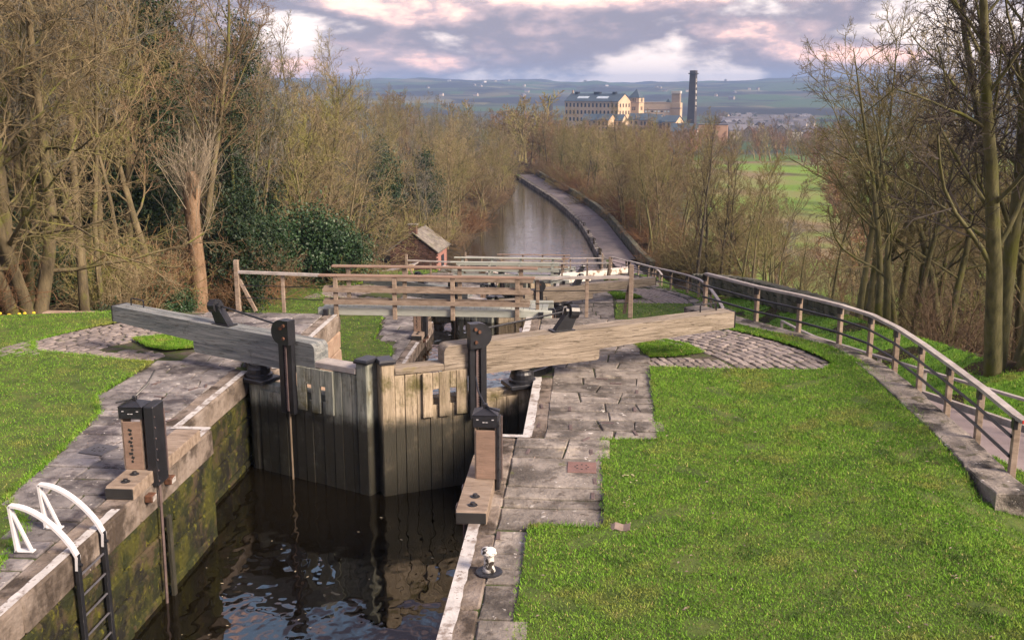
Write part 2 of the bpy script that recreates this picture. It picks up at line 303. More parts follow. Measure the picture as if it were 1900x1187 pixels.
class MB:
    """collects solids; build() links them as one mesh object"""
    def __init__(s): s.v = []; s.f = []
    def add(s, vs, fs):
        k = len(s.v); s.v += [tuple(v) for v in vs]; s.f += [tuple(i + k for i in f) for f in fs]; return s
    def cbox(s, c, size, ch=0.01, rot=None, jit=0.0):
        h = [x / 2 for x in size]; ch = min(ch, min(h) * 0.8); vs = []; idx = {}
        for a in (-1, 1):
            for b in (-1, 1):
                for d in (-1, 1):
                    j = [RN.uniform(-jit, jit) for _ in range(3)] if jit else (0, 0, 0)
                    for ax in range(3):
                        p = [a * (h[0] - (0 if ax == 0 else ch)) + j[0], b * (h[1] - (0 if ax == 1 else ch)) + j[1], d * (h[2] - (0 if ax == 2 else ch)) + j[2]]
                        idx[(a, b, d, ax)] = len(vs); v = Vector(p)
                        if rot is not None: v = rot @ v
                        vs.append(v + Vector(c))
        fs = []
        for sg in (-1, 1):
            fs.append([idx[(sg, b, d, 0)] for b, d in ((-1, -1), (1, -1), (1, 1), (-1, 1))][::sg])
            fs.append([idx[(a, sg, d, 1)] for a, d in ((-1, -1), (1, -1), (1, 1), (-1, 1))][::-sg])
            fs.append([idx[(a, b, sg, 2)] for a, b in ((-1, -1), (1, -1), (1, 1), (-1, 1))][::sg])
        for s1 in (-1, 1):
            for s2 in (-1, 1):
                q = [idx[(-1, s1, s2, 1)], idx[(1, s1, s2, 1)], idx[(1, s1, s2, 2)], idx[(-1, s1, s2, 2)]]; fs.append(q if s1 * s2 > 0 else q[::-1])
                q = [idx[(s1, -1, s2, 2)], idx[(s1, 1, s2, 2)], idx[(s1, 1, s2, 0)], idx[(s1, -1, s2, 0)]]; fs.append(q if s1 * s2 > 0 else q[::-1])
                q = [idx[(s1, s2, -1, 0)], idx[(s1, s2, 1, 0)], idx[(s1, s2, 1, 1)], idx[(s1, s2, -1, 1)]]; fs.append(q if s1 * s2 > 0 else q[::-1])
        for a in (-1, 1):
            for b in (-1, 1):
                for d in (-1, 1):
                    q = [idx[(a, b, d, 0)], idx[(a, b, d, 1)], idx[(a, b, d, 2)]]; fs.append(q if a * b * d > 0 else q[::-1])
        return s.add(vs, fs)
    def prism(s, poly, t0, t1, axes='xyz', ch=0.0):
        """poly in the plane of the first two axes, extruded along the third from t0 to t1; ch chamfers the t1 end"""
        n = len(poly); cx = sum(p[0] for p in poly) / n; cy = sum(p[1] for p in poly) / n
        rings = [(poly, t0)]
        if ch:
            rings.append((poly, t1 - ch))
            rings.append(([(p[0] + (cx - p[0]) * ch / max(0.05, math.hypot(p[0] - cx, p[1] - cy)), p[1] + (cy - p[1]) * ch / max(0.05, math.hypot(p[0] - cx, p[1] - cy))) for p in poly], t1))
        else: rings.append((poly, t1))
        m = {'xyz': (0, 1, 2), 'xzy': (0, 2, 1), 'yzx': (1, 2, 0)}[axes]
        vs = []
        for pl, t in rings:
            for p in pl:
                v = [0, 0, 0]; v[m[0]] = p[0]; v[m[1]] = p[1]; v[m[2]] = t; vs.append(v)
        fs = [list(range(n))[::-1], list(range(n * (len(rings) - 1), n * len(rings)))]
        for k in range(len(rings) - 1):
            for i in range(n):
                j = (i + 1) % n; fs.append([k * n + i, k * n + j, (k + 1) * n + j, (k + 1) * n + i])
        return s.add(vs, fs)
    def tube(s, pts, r, n=8, cap=True):
        pts = [Vector(p) for p in pts]; rs = r if isinstance(r, (list, tuple)) else [r] * len(pts); vs = []; fs = []
        for i, p in enumerate(pts):
            t = (pts[min(i + 1, len(pts) - 1)] - pts[max(i - 1, 0)]).normalized()
            a = t.cross(Vector((0.13, 0.21, 0.97)) if abs(t.z) < 0.9 else Vector((1, 0.1, 0))).normalized(); b = t.cross(a)
            for k in range(n):
                an = 2 * math.pi * k / n; vs.append(p + (a * math.cos(an) + b * math.sin(an)) * rs[i])
        for i in range(len(pts) - 1):
            for k in range(n):
                j = (k + 1) % n; fs.append([i * n + k, i * n + j, (i + 1) * n + j, (i + 1) * n + k])
        if cap: fs += [list(range(n))[::-1], list(range((len(pts) - 1) * n, len(pts) * n))]
        return s.add(vs, fs)
    def bar(s, pts, w, t, side):
        """flat bar of width w (along side) and thickness t swept along pts"""
        pts = [Vector(p) for p in pts]; side = Vector(side).normalized(); vs = []; fs = []
        for i, p in enumerate(pts):
            d = (pts[min(i + 1, len(pts) - 1)] - pts[max(i - 1, 0)]).normalized(); nn = d.cross(side).normalized()
            for a, b in ((-1, -1), (1, -1), (1, 1), (-1, 1)): vs.append(p + side * (a * w / 2) + nn * (b * t / 2))
        for i in range(len(pts) - 1):
            for k in range(4):
                j = (k + 1) % 4; fs.append([i * 4 + k, i * 4 + j, i * 4 + 4 + j, i * 4 + 4 + k])
        fs += [[3, 2, 1, 0], [len(vs) - 4, len(vs) - 3, len(vs) - 2, len(vs) - 1]]
        return s.add(vs, fs)
    def lathe(s, prof, c, n=14):
        vs = []; fs = []
        for r, z in prof:
            for k in range(n):
                an = 2 * math.pi * k / n; vs.append((c[0] + r * math.cos(an), c[1] + r * math.sin(an), c[2] + z))
        for i in range(len(prof) - 1):
            for k in range(n):
                j = (k + 1) % n; fs.append([i * n + k, i * n + j, (i + 1) * n + j, (i + 1) * n + k])
        fs += [list(range(n))[::-1], list(range((len(prof) - 1) * n, len(prof) * n))]
        return s.add(vs, fs)
    def mesh(s, name, smooth=False, fix=False):
        me = bpy.data.meshes.new(name); me.from_pydata(s.v, [], s.f)
        if fix:
            import bmesh
            bm = bmesh.new(); bm.from_mesh(me); bmesh.ops.recalc_face_normals(bm, faces=bm.faces); bm.to_mesh(me); bm.free()
        if smooth: me.shade_smooth()
        me.update(); return me
    def build(s, name, mat, parent=None, loc=None, rz=0.0, smooth=False, fix=False):
        return link(name, s.mesh(name, smooth, fix), mat, parent, loc, rz)

def np_mesh(name, V, Q, smooth=False):
    """fast mesh from numpy: V (n,3), Q (m,k) faces of equal size"""
    me = bpy.data.meshes.new(name); V = np.ascontiguousarray(V, dtype=np.float32); Q = np.ascontiguousarray(Q, dtype=np.int32); m, k = Q.shape
    me.vertices.add(len(V)); me.vertices.foreach_set('co', V.ravel())
    me.loops.add(m * k); me.loops.foreach_set('vertex_index', Q.ravel())
    me.polygons.add(m); me.polygons.foreach_set('loop_start', np.arange(0, m * k, k, dtype=np.int32))
    me.polygons.foreach_set('use_smooth', np.full(m, smooth, dtype=bool))
    me.update(calc_edges=True); return me
def inside(P, poly):
    x, y = P[:, 0], P[:, 1]; c = np.zeros(len(P), bool); n = len(poly)
    for i in range(n):
        x1, y1 = poly[i]; x2, y2 = poly[(i + 1) % n]
        if y1 == y2: continue
        t = ((y1 > y) != (y2 > y)) & (x < (x2 - x1) * (y - y1) / (y2 - y1) + x1); c ^= t
    return c
def wob(poly, step=0.35, amp=0.03):
    out = []
    for i, p in enumerate(poly):
        q = poly[(i + 1) % len(poly)]; n = max(1, int(math.hypot(q[0] - p[0], q[1] - p[1]) / step))
        for k in range(n):
            t = k / n; out.append((p[0] + (q[0] - p[0]) * t + RN.uniform(-amp, amp), p[1] + (q[1] - p[1]) * t + RN.uniform(-amp, amp)))
    return out

# ------------------------------------------------------------------ the lie of the land
DY, DZ = 22.8, -3.48                                     # one lock further down the flight
WALL_L, WALL_R = -5.80, -1.40                            # chamber walls
REC_L, REC_R = -6.30, -0.95                              # gate recesses
END = 23.3                                               # where a lock's level ends
def interp(v, xs, ys): return np.interp(v, xs, ys)
def smooth(a, b, x):
    t = np.clip((x - a) / (b - a), 0, 1); return t * t * (3 - 2 * t)
PATH = [(8.4, 10, -0.15), (7.6, 17.8, -1.0), (6.5, 25, -1.95), (5.75, 31, -2.75), (5.75, 37, -3.5), (5.9, 41, -4.0), (5.0, 47, -4.75), (4.5, 53, -5.6), (4.9, 60, -6.7),
        (4.4, 68, -7.8), (3.7, 76, -8.6), (2.8, 87, -9.05), (1.7, 100, -9.05), (0.7, 112, -9.05), (-0.9, 124, -9.05), (-3.2, 138, -9.05), (-6.6, 155, -9.05), (-10.6, 175, -9.05), (-17, 200, -9.05), (-27, 230, -9.05)]
PX_, PY_, PZ_ = (np.array([p[i] for p in PATH]) for i in range(3))
def path_x(y): return interp(y, PY_, PX_)
def path_z(y): return interp(y, PY_, PZ_)
def canal_r(y): return interp(y, [60, 87, 100, 112, 124, 138, 155, 175, 200, 230], [1.3, 1.15, 0.15, -0.9, -2.6, -4.9, -8.4, -12.4, -18.8, -28.8])
def canal_l(y): return canal_r(y) - interp(y, [60, 80, 91, 105, 122, 153, 230], [9.0, 11.5, 12.0, 11.4, 9.3, 3.0, 1.6])
RIDGE_X = np.array([-6000, -1500, -400, 0, 300, 700, 1100, 2500, 6000.])
RIDGE_Z = np.array([48, 42, 38, 28, 26, 40, 54, 54, 48.])
def wavy(x, y, s):
    return np.sin(x * 0.013 / s + y * 0.004 / s + 1.3) * 0.5 + np.sin(x * 0.007 / s - y * 0.009 / s) * 0.5 + np.sin(x * 0.031 / s + 0.7) * 0.25
def height(x, y):
    x = np.asarray(x, float); y = np.asarray(y, float)
    lev = np.where(y < END, 0.0, np.where(y < END + DY, DZ, np.where(y < END + 2 * DY, 2 * DZ, -9.3)))
    # left bank and wood
    gl = interp(y, [-20, 22, 34, 46, 58, 70, 82, 130, 230, 400, 700], [0, -0.2, -2.2, -3.8, -6.0, -8.15, -8.8, -9.0, -9.4, -16, -27])
    rise = interp(-x, [12, 15, 22, 40, 70, 120, 300], [0, 0.1, 1.6, 7.0, 13, 16, 10]) * interp(y, [0, 60, 200, 320], [1, 1.0, 0.8, 0])
    cl = np.where(y > 70, canal_l(y), -12.5)
    left = gl + np.where(y > 70, interp(cl - x, [0, 1, 4, 22, 60, 120, 300], [0.0, 0.3, 0.9, 6.0, 12, 14, 8]) * interp(y, [60, 180, 330], [1, 0.8, 0]), rise)
    strip = lev - 0.30
    strip = np.where((x > -6.62) & (x < -0.7) & (y < END + 2 * DY + 2), lev - 7.0, strip)
    a = np.where(y < 69, left + (strip - left) * smooth(-14.5, -12.8, x), left)
    # right: path, verge, wooded slope, valley
    pz = path_z(y); px = path_x(y)
    val = interp(y, [-20, 40, 120, 300, 700, 1200], [-12, -15, -20, -24, -27, -29])
    half = interp(y, [72, 80], [1.1, 1.9]); dx = x - (px + half)
    right = pz - 0.10 - interp(dx, [0, 0.3, 2.4, 3.6, 6, 10, 22, 45], [0, 0.0, -0.85, -0.55, 0.8, 3.0, 10.0, 18.0])
    right = np.maximum(right, np.minimum(val, pz - 0.2)) - interp(y, [56, 80], [0, 0.35])
    wall_x = np.where(y < 69, interp(y, [10, 13, 21, 25, 36, 43, 46.5, 58, 66, 70], [5.3, 5.5, 4.8, 2.6, 4.6, 4.0, 2.2, 4.0, 3.6, 2.4]), canal_r(y) + 0.3)
    z = np.where(x > wall_x, np.where(x < px + half, pz - 0.10, right), a)
    can = (y > END + 2 * DY + 1) & (x > canal_l(y)) & (x < canal_r(y)) & (y < 230)
    z = np.where(can, -11.0, z)
    # valley and hills beyond
    far = interp(y, [230, 420, 700, 1000, 1400, 2000], [-14, -22, -27, -30, -29, -26])
    rz = np.interp(x, RIDGE_X, RIDGE_Z) + wavy(x, y, 1.0) * 6.0 + np.sin(x * 0.062) * 1.4 + np.sin(x * 0.023 + 1) * 2.0
    hill = smooth(1150, 4000, y); far = far + (rz - far) * hill - smooth(4100, 5600, y) * 60 + wavy(x, y, 0.35) * 3.0 * hill * (1 - hill) * 4
    far = np.where(x > 60, np.minimum(far, far), far)
    k = smooth(210, 330, y); z = z + (far - z) * k
    z = np.where((y < 10) & (x > 4.4), np.minimum(z, -0.4 - (x - 4.4) * 0.3), z)
    return z
def hz(x, y): return float(height(x, y))

def build_ground():
    xs = np.unique(np.round(np.concatenate([np.arange(-60, -16, 1.2), np.arange(-16, 12, 0.5), np.arange(12, 60, 1.2), [-6.62, -6.6, -0.7, -0.72],
        60 * 1.12 ** np.arange(0, 40), -60 * 1.12 ** np.arange(0, 40)]), 3))
    ys = np.unique(np.round(np.concatenate([np.arange(-25, 100, 0.6), np.arange(100, 235, 1.2), [END - 0.01, END + 0.01, END + DY - 0.01, END + DY + 0.01, END + 2 * DY - 0.01, END + 2 * DY + 0.01],
        235 * 1.03 ** np.arange(0, 109)]), 3))
    X, Y = np.meshgrid(xs, ys); Z = height(X, Y)
    d = np.hypot(X, Y); rough = (np.sin(X * 1.7 + Y * 0.9) + np.sin(X * 0.6 - Y * 1.3 + 2) + np.sin(X * 3.1 + Y * 2.2)) * 0.035
    wild = (X < -14.5) | (X > path_x(Y) + 1.6)
    Z = Z + np.where(wild & (d < 230), rough, 0)
    nx, ny = len(xs), len(ys); V = np.stack([X, Y, Z], -1).reshape(-1, 3)
    i = (np.arange(ny - 1)[:, None] * nx + np.arange(nx - 1)[None, :]).ravel()
    Q = np.stack([i, i + 1, i + nx + 1, i + nx], -1)
    tag(link('ground', np_mesh('ground', V, Q, True), 'land'), kind='structure')
build_ground()

# ------------------------------------------------------------------ one lock: levels, walls, paving
LAWN_R = [(-0.66, 4.0), (-0.66, 11.44), (0.26, 11.46), (0.26, 14.80), (1.10, 14.82), (1.22, 18.82), (4.52, 18.96)] + \
         [(-1.15 + 6.12 * math.cos(a), 17.9 + 6.12 * math.sin(a)) for a in (rad(14), rad(20), rad(27), rad(34), rad(41), rad(46))] + \
         [(3.34, 22.66), (4.17, 21.78), (4.92, 20.70), (5.28, 19.45), (5.38, 18.2), (5.38, 16.4), (5.25, 14.2), (5.18, 13.0), (5.92, 12.98), (6.0, 15.0), (6.05, 16.6), (6.72, 16.4), (7.1, 12.0), (7.4, 8.0), (7.4, 4.0)]
ISLE_R = [(1.30, 19.72), (1.75, 19.86), (2.30, 20.22), (2.05, 20.85), (1.55, 21.30), (0.92, 21.55), (1.05, 20.9)]
LAWN_L = [(-6.45, 4.0), (-6.45, 9.9), (-6.72, 11.1), (-7.5, 12.0), (-7.55, 12.9), (-7.65, 13.8), (-7.9, 15.4), (-8.4, 16.3), (-8.3, 18.4), (-8.75, 18.5), (-11.2, 19.4)] + \
         [(-6.05 - 6.0 * math.cos(a), 17.9 + 6.0 * math.sin(a)) for a in (rad(22), rad(30), rad(38), rad(46))] + [(-10.2, 23.0), (-12.8, 22.4), (-15.5, 21.6), (-16.5, 4.0)]
ISLE_L = [(-9.5, 20.4), (-8.9, 19.75), (-8.45, 19.5), (-7.95, 19.8), (-8.1, 20.5), (-8.4, 21.05)]
def lawn_z(x, y):
    s = np.clip((x - 4.2) / 2.4, 0, 1) ** 1.5 * 0.85 * smooth(14.2, 12.2, y)
    l = smooth(-12.5, -16.5, x) * -0.1
    s = np.where(x > 5.62, np.maximum(s, -(path_z(y) + 0.05 + (6.9 - x) * 0.14) * smooth(11.5, 13.0, y)), s)
    return 0.035 * (np.sin(x * 1.3 + y * 0.7) + np.sin(y * 1.1 - x * 0.6 + 1.0)) * 0.5 + 0.055 - s - l
def lawn(name, poly, dz, dy, blades, label=None, near=True):
    pts = wob(poly, 0.4, 0.025); n = len(pts)
    xs = np.array([p[0] for p in poly]); ys = np.array([p[1] for p in poly])
    G = np.stack(np.meshgrid(np.arange(xs.min(), xs.max(), 0.5), np.arange(ys.min(), ys.max(), 0.5)), -1).reshape(-1, 2)
    G = G[inside(G, poly)]
    v2, _, f2, *_ = delaunay_2d_cdt([Vector(p) for p in pts] + [Vector((float(a), float(b))) for a, b in G], [(i, (i + 1) % n) for i in range(n)], [], 1, 1e-4)
    va = np.array([(v.x, v.y) for v in v2]); V = np.column_stack([va[:, 0], va[:, 1] + dy, lawn_z(va[:, 0], va[:, 1]) + dz])
    o = link(name, np_mesh(name, V, np.array([f for f in f2 if len(f) == 3]), True), 'turf'); tag(o, kind='structure')
    # blades, thinning out with distance from the camera
    area = (xs.max() - xs.min()) * (ys.max() - ys.min())
    m = int(blades * 3)
    P = np.column_stack([NR.uniform(xs.min() - 0.05, xs.max() + 0.05, m), NR.uniform(max(ys.min(), 7.2 if dy == 0 else -9), ys.max() + 0.02, m)])
    P = P[inside(P, poly)]
    if len(P) > blades: P = P[:blades]
    m = len(P)
    # worn spots where hardly anything grows, and longer tufts straggling over the edges
    bare = (np.sin(P[:, 0] * 2.7 + 1.7 * np.sin(P[:, 1] * 1.9)) * np.sin(P[:, 1] * 2.3 + 1.3 * np.sin(P[:, 0] * 1.6 + 2)) > 0.86) & (NR.random(m) < 0.75)
    P = P[~bare]; E_ = np.array(poly); ei = NR.integers(0, len(poly), 14000 if dy == 0 else 1500); et = NR.random(len(ei))[:, None]
    Ed = E_[ei] * (1 - et) + E_[(ei + 1) % len(poly)] * et + NR.normal(0, 0.035, (len(ei), 2)); Ed = Ed[Ed[:, 1] > 7]; ne = len(Ed); P = np.concatenate([P, Ed]); m = len(P)
    cl = NR.normal(0, 1, (m, 2)); tall = 0.015 + 0.022 * NR.random(m) ** 2
    tall *= 1.0 + 0.2 * (np.sin(P[:, 0] * 5 + 1.2 * np.sin(P[:, 1] * 3)) * np.sin(P[:, 1] * 4.3 + P[:, 0]) > 0.35)
    if dy: tall *= 1.3
    tall[-ne:] *= 1.5; tall *= 1.0 + 1.2 * (NR.random(m) > 0.985)
    w = (0.005 if dy == 0 else 0.014) * (0.7 + 0.8 * NR.random(m)); an = NR.uniform(0, 2 * np.pi, m)
    z0 = lawn_z(P[:, 0], P[:, 1]) + dz - 0.004
    B = np.column_stack([P[:, 0], P[:, 1] + dy, z0]); sx = np.column_stack([np.cos(an) * w, np.sin(an) * w, np.zeros(m)])
    tip = B + np.column_stack([cl[:, 0] * tall * 0.55, cl[:, 1] * tall * 0.55, tall])
    V = np.stack([B - sx, B + sx, tip], 1).reshape(-1, 3)
    g = link('grass', np_mesh('grass', V, np.arange(m * 3).reshape(-1, 3)), 'blade'); tag(g, label, 'grass', kind='stuff')
lawn('lawn', LAWN_R, 0, 0, 400000, 'short green grass of the wide lawn right of the lock')
lawn('lawn', ISLE_R, 0, 0, 12000, 'small tongue of bright grass beside the right-hand setts')
lawn('lawn', LAWN_L, 0, 0, 200000, 'short green grass of the lawn left of the lock')
lawn('lawn', ISLE_L, 0, 0, 12000, 'small tongue of bright grass behind the left balance beam')
for k in (1, 2):
    w = ('second', 'third')[k - 1]
    lawn('lawn', LAWN_R, k * DZ, k * DY, 30000, 'green grass right of the %s lock down the flight' % w)
    lawn('lawn', LAWN_L, k * DZ, k * DY, 30000, 'green grass left of the %s lock down the flight' % w)
    lawn('lawn', ISLE_R, k * DZ, k * DY, 3000, 'tongue of grass beside the setts of the %s lock' % w)

# solid levels under lawns and paving
def levels():
    for k in range(3):
        y0 = (-4 if k == 0 else END + (k - 1) * DY + 0.05) ; y1 = END + k * DY; z = k * DZ
        off = k * DY; wall_r = [(5.55, 13.3), (5.6, 17.8), (5.45, 19.5), (4.9, 20.9), (3.9, 22.3), (2.6, 24.3)]
        sh = 0.9 if k else 0
        # left
        m = MB().prism([(-16.8, y0), (WALL_L - 0.3, y0), (WALL_L - 0.3, off + 14.5), (REC_L - 0.3, off + 14.9), (REC_L - 0.3, off + 18.0), (WALL_L - 0.3, off + 18.6), (WALL_L - 0.3, y1 - 0.32), (-10.6, y1 - 0.02), (-13.5, y1 - 0.6), (-16.8, y1 - 2.0)], z - 4.4, z + 0.004)
        tag(m.build('level_bed', 'joint_dirt', fix=True), kind='structure')
        pr = [(WALL_R + 0.3, y0), (3.7 - sh, y0), (3.7 - sh, off + 12.4), (4.7 - sh, off + 14.4)] + [(a - 0.15 - sh * 0.9, off + b) for a, b in wall_r if off + b < y1 - 0.6 and b > 14] + [(3.0 - sh, y1 - 0.02), (WALL_R + 0.3, y1 - 0.32), (WALL_R + 0.3, off + 18.6), (REC_R + 0.3, off + 18.0), (REC_R + 0.3, off + 14.9), (WALL_R + 0.3, off + 14.5)]
        tag(MB().prism(pr, z - 4.4, z + 0.004).build('level_bed', 'joint_dirt', fix=True), kind='structure')
levels()

# water
def water(name, x0, x1, y0, y1, z, mat):
    return tag(MB().add([(x0, y0, z), (x1, y0, z), (x1, y1, z), (x0, y1, z)], [(0, 1, 2, 3)]).build(name, mat), kind='structure')
water('lock_water', -6.5, -0.8, -6, 18.6, -1.76, 'water_lock')
water('lock_water', -6.5, -0.8, 17.0, 18.6 + DY, DZ - 0.38, 'water_lock')
water('lock_water', -6.5, -0.8, 17.0 + DY, 18.6 + 2 * DY, 2 * DZ - 0.8, 'water_lock')
def canal():
    ys = list(np.arange(61, 232, 3.0)); v = []; f = []
    for y in ys: v += [(float(canal_l(y)) - 1.0, y, -9.5), (float(canal_r(y)) + 0.25, y, -9.5)]
    for i in range(len(ys) - 1): f.append((2 * i, 2 * i + 1, 2 * i + 3, 2 * i + 2))
    tag(MB().add(v, f).build('canal_water', 'water_canal'), kind='structure')
canal()

def flag_piece(poly, z, thick, mat, parent, name='flagstone', inset=0.018):
    """irregular slab: broken outline, rounded arris, slightly uneven top"""
    poly = wob(poly, 0.30, 0.011); n = len(poly); cx = sum(p[0] for p in poly) / n; cy = sum(p[1] for p in poly) / n
    tx, ty, zz = RN.uniform(-0.008, 0.008), RN.uniform(-0.008, 0.008), z + RN.uniform(-0.005, 0.008)
    def top(p, d): return zz - d + tx * (p[0] - cx) + ty * (p[1] - cy)
    ins = []
    for p in poly:
        l = max(0.03, math.hypot(p[0] - cx, p[1] - cy)); k = min(0.5, inset / l); ins.append((p[0] + (cx - p[0]) * k, p[1] + (cy - p[1]) * k))
    v = [(p[0] - cx, p[1] - cy, z - thick) for p in poly] + [(p[0] - cx, p[1] - cy, top(p, 0.014)) for p in poly] + [(p[0] - cx, p[1] - cy, top(p, 0)) for p in ins]
    f = [[i, (i + 1) % n, n + (i + 1) % n, n + i] for i in range(n)] + [[n + i, n + (i + 1) % n, 2 * n + (i + 1) % n, 2 * n + i] for i in range(n)] + [list(range(2 * n, 3 * n))]
    return MB().add(v, f).build(name, mat, parent, (cx, cy, 0))
def quad(x0, x1, y0, y1, g=0.007):
    j = lambda: RN.uniform(-0.003, 0.009)
    return [(x0 + g + j(), y0 + g + j()), (x1 - g - j(), y0 + g + j()), (x1 - g - j(), y1 - g - j()), (x0 + g + j(), y1 - g - j())]
def row(parent, x0, x1, y0, y1, lo, hi, mat, z=0.03):
    x = x0; sk = 0.0
    while x < x1 - 0.02:
        w = RN.uniform(lo, hi); nx = x + w
        if x1 - nx < lo * 0.6: nx = x1
        ns = RN.uniform(-0.05, 0.05) if nx < x1 else 0.0; g = 0.007; j = lambda: RN.uniform(-0.003, 0.009)
        def piece(ya, yb):
            t0, t1 = (ya - y0) / (y1 - y0) * 2 - 1, (yb - y0) / (y1 - y0) * 2 - 1
            flag_piece([(x + sk * t0 + g + j(), ya + 0.019 + j()), (nx + ns * t0 - g - j(), ya + 0.019 + j()), (nx + ns * t1 - g - j(), yb - 0.019 - j()), (x + sk * t1 + g + j(), yb - 0.019 - j())], z, 0.12, mat, parent)
        if y1 - y0 > 0.5 and RN.random() < 0.3 and nx - x > 0.3:
            ym = y0 + (y1 - y0) * RN.uniform(0.4, 0.6); piece(y0, ym); piece(ym, y1)
        else: piece(y0, y1)
        x = nx; sk = ns
def paving_right():
    p = tag(link('pavement', None), kind='structure')
    for a, b in zip([8.0, 8.62, 9.3, 10.05, 10.78], [8.62, 9.3, 10.05, 10.78, 11.42]): row(p, WALL_R + 0.36, -0.52, a, b, 0.7, 0.9, 'flag')
    for a, b, lo, hi in [(11.44, 12.12, 1.6, 2.0), (12.12, 12.80, 1.6, 2.0), (12.80, 13.92, 1.6, 2.0), (13.92, 14.78, 0.55, 0.95)]: row(p, WALL_R + 0.36, 0.38, a, b, lo, hi, 'flag')
    yy = 14.78
    for d in (0.42, 0.5, 0.46, 0.48, 0.6, 0.46, 0.5, 0.62): row(p, REC_R + 0.34, 1.26, yy, yy + d, 0.5, 1.1, 'flag'); yy += d
    while yy < 23.0:
        d = min(RN.uniform(0.45, 0.7), 23.28 - yy); xr = 1.26 if yy < 19.6 else (1.1 if yy < 21.4 else 2.6)
        row(p, WALL_R + 0.36 if yy > 18.6 else REC_R + 0.34, xr, yy, yy + d, 0.5, 1.1, 'flag'); yy += d
    for x, y, rz in [(-0.72, 16.35, 0.1), (-0.25, 16.25, 0.0), (-0.72, 15.35, 0.0), (-0.22, 15.3, 0.05), (0.82, 16.3, 0), (0.78, 15.1, 0.2), (0.36, 15.55, 1.5), (0.9, 17.3, 0), (0.55, 17.8, 1.4), (0.02, 14.75, -0.5), (-0.82, 14.15, -0.1), (0.1, 14.2, 0), (0.12, 12.55, 0), (-1.0, 11.25, 0.05), (0.15, 13.05, 0.05), (0.3, 18.1, 1.5)]:
        MB().cbox((0, 0, 0), (0.05, 0.21, 0.02), 0.005).build('iron_cramp', 'cramp', p, (x, y, 0.034), rz)
def left_edge(y): return float(np.interp(y, [8, 9.9, 11.1, 12.0, 12.9, 13.8, 15.4, 16.3, 18.4, 19.0], [-6.40, -6.45, -6.72, -7.45, -7.5, -7.6, -7.85, -8.35, -8.3, -8.2]))
def paving_left():
    p = tag(link('pavement', None), kind='structure')
    y = 8.0
    while y < 18.6:
        d = RN.uniform(0.3, 0.62)
        row(p, left_edge(y + d / 2) - RN.uniform(0.02, 0.2), (WALL_L - 0.36) if not (14.8 < y + d / 2 < 18.2) else REC_L - 0.34, y, y + d, 0.38, 0.95, 'flag_cool'); y += d
    while y < 23.0:
        d = min(RN.uniform(0.45, 0.7), 23.28 - y); xl = -7.9 if y < 21.3 else -9.0
        row(p, xl, WALL_L - 0.36, y, y + d, 0.45, 0.95, 'flag_cool'); y += d
    for a, b in [(-9.0, -10.0), (-10.0, -11.2), (-11.2, -12.2)]: flag_piece(quad(b, a, 22.35, 22.95), 0.03, 0.1, 'flag_cool', p)
    for x, yv, rz in [(-6.75, 17.1, 0.3), (-7.3, 16.4, 1.4), (-6.9, 15.6, 1.5), (-6.6, 15.2, -0.5), (-7.7, 17.2, -0.4), (-6.9, 16.9, -0.5), (-6.35, 9.7, -0.5)]:
        MB().cbox((0, 0, 0), (0.045, 0.21, 0.02), 0.005).build('iron_cramp', 'cramp', p, (x, yv, 0.036), rz)
paving_right(); paving_left()
SETT_M = [MB().cbox((0, 0, 0), (1, 1, 1), 0.10, jit=0.07).mesh('sett') for _ in range(6)]
for m_ in SETT_M: m_.materials.append(MATS['sett'])
def sett_spots(sgn):
    """(x, y, length, width, angle) of each sett: arcs where the beam is pushed round, and a straight band in front"""
    cx = -1.15 if sgn > 0 else -6.05; out = []
    r = 4.30
    while r < 6.05:
        a = rad(9); lim = rad(62 if sgn > 0 else 60)
        while a < lim:
            l = RN.uniform(0.20, 0.33); a2 = a + l / r; am = (a + a2) / 2
            x, y = cx + sgn * r * math.cos(am), 17.9 + r * math.sin(am)
            if y > 19.08 - (0.45 if sgn < 0 else 0) and y < 22.25 and not (sgn > 0 and x < 1.0):
                out.append((x, y, l - 0.025, 0.165, sgn * (am + math.pi / 2)))
            a = a2
        r += 0.19
    y0 = 18.95 if sgn > 0 else 18.62; y1 = 19.7 if sgn > 0 else 19.4
    x = 1.28
    while x < 3.25:
        w = RN.uniform(0.15, 0.19)
        y = y0
        while y < y1 - 0.05:
            l = RN.uniform(0.2, 0.3)
            xx = x + w / 2 + (y - y0) * -0.35
            if math.hypot(xx + 1.15, y + l / 2 - 17.9) < 4.18 and xx > 1.2: out.append((xx if sgn > 0 else -7.2 - xx, y + l / 2, w - 0.02, l - 0.025, 0.33 * sgn))
            y += l
        x += w
    return out
for sgn in (1, -1):
    p = tag(link('sett_paving', None), kind='structure'); spots = sett_spots(sgn)
    for x, y, l, w, an in spots:
        o = link('sett', RN.choice(SETT_M), None, p, (x, y, -0.028 + RN.uniform(-0.008, 0.008)), an + RN.uniform(-0.05, 0.05)); o.scale = (l * RN.uniform(0.9, 1.02), w * RN.uniform(0.88, 1.04), 0.12); o.rotation_euler.x = RN.uniform(-0.05, 0.05)
    for k in (1, 2):
        m = MB()
        for x, y, l, w, an in spots: m.cbox((x, y + k * DY, k * DZ - 0.03), (l, w, 0.12), 0.02, Matrix.Rotation(an, 3, 'Z'))
        o = tag(m.build('setts', 'sett', tag(link('sett_paving', None), kind='structure')), kind='stuff')
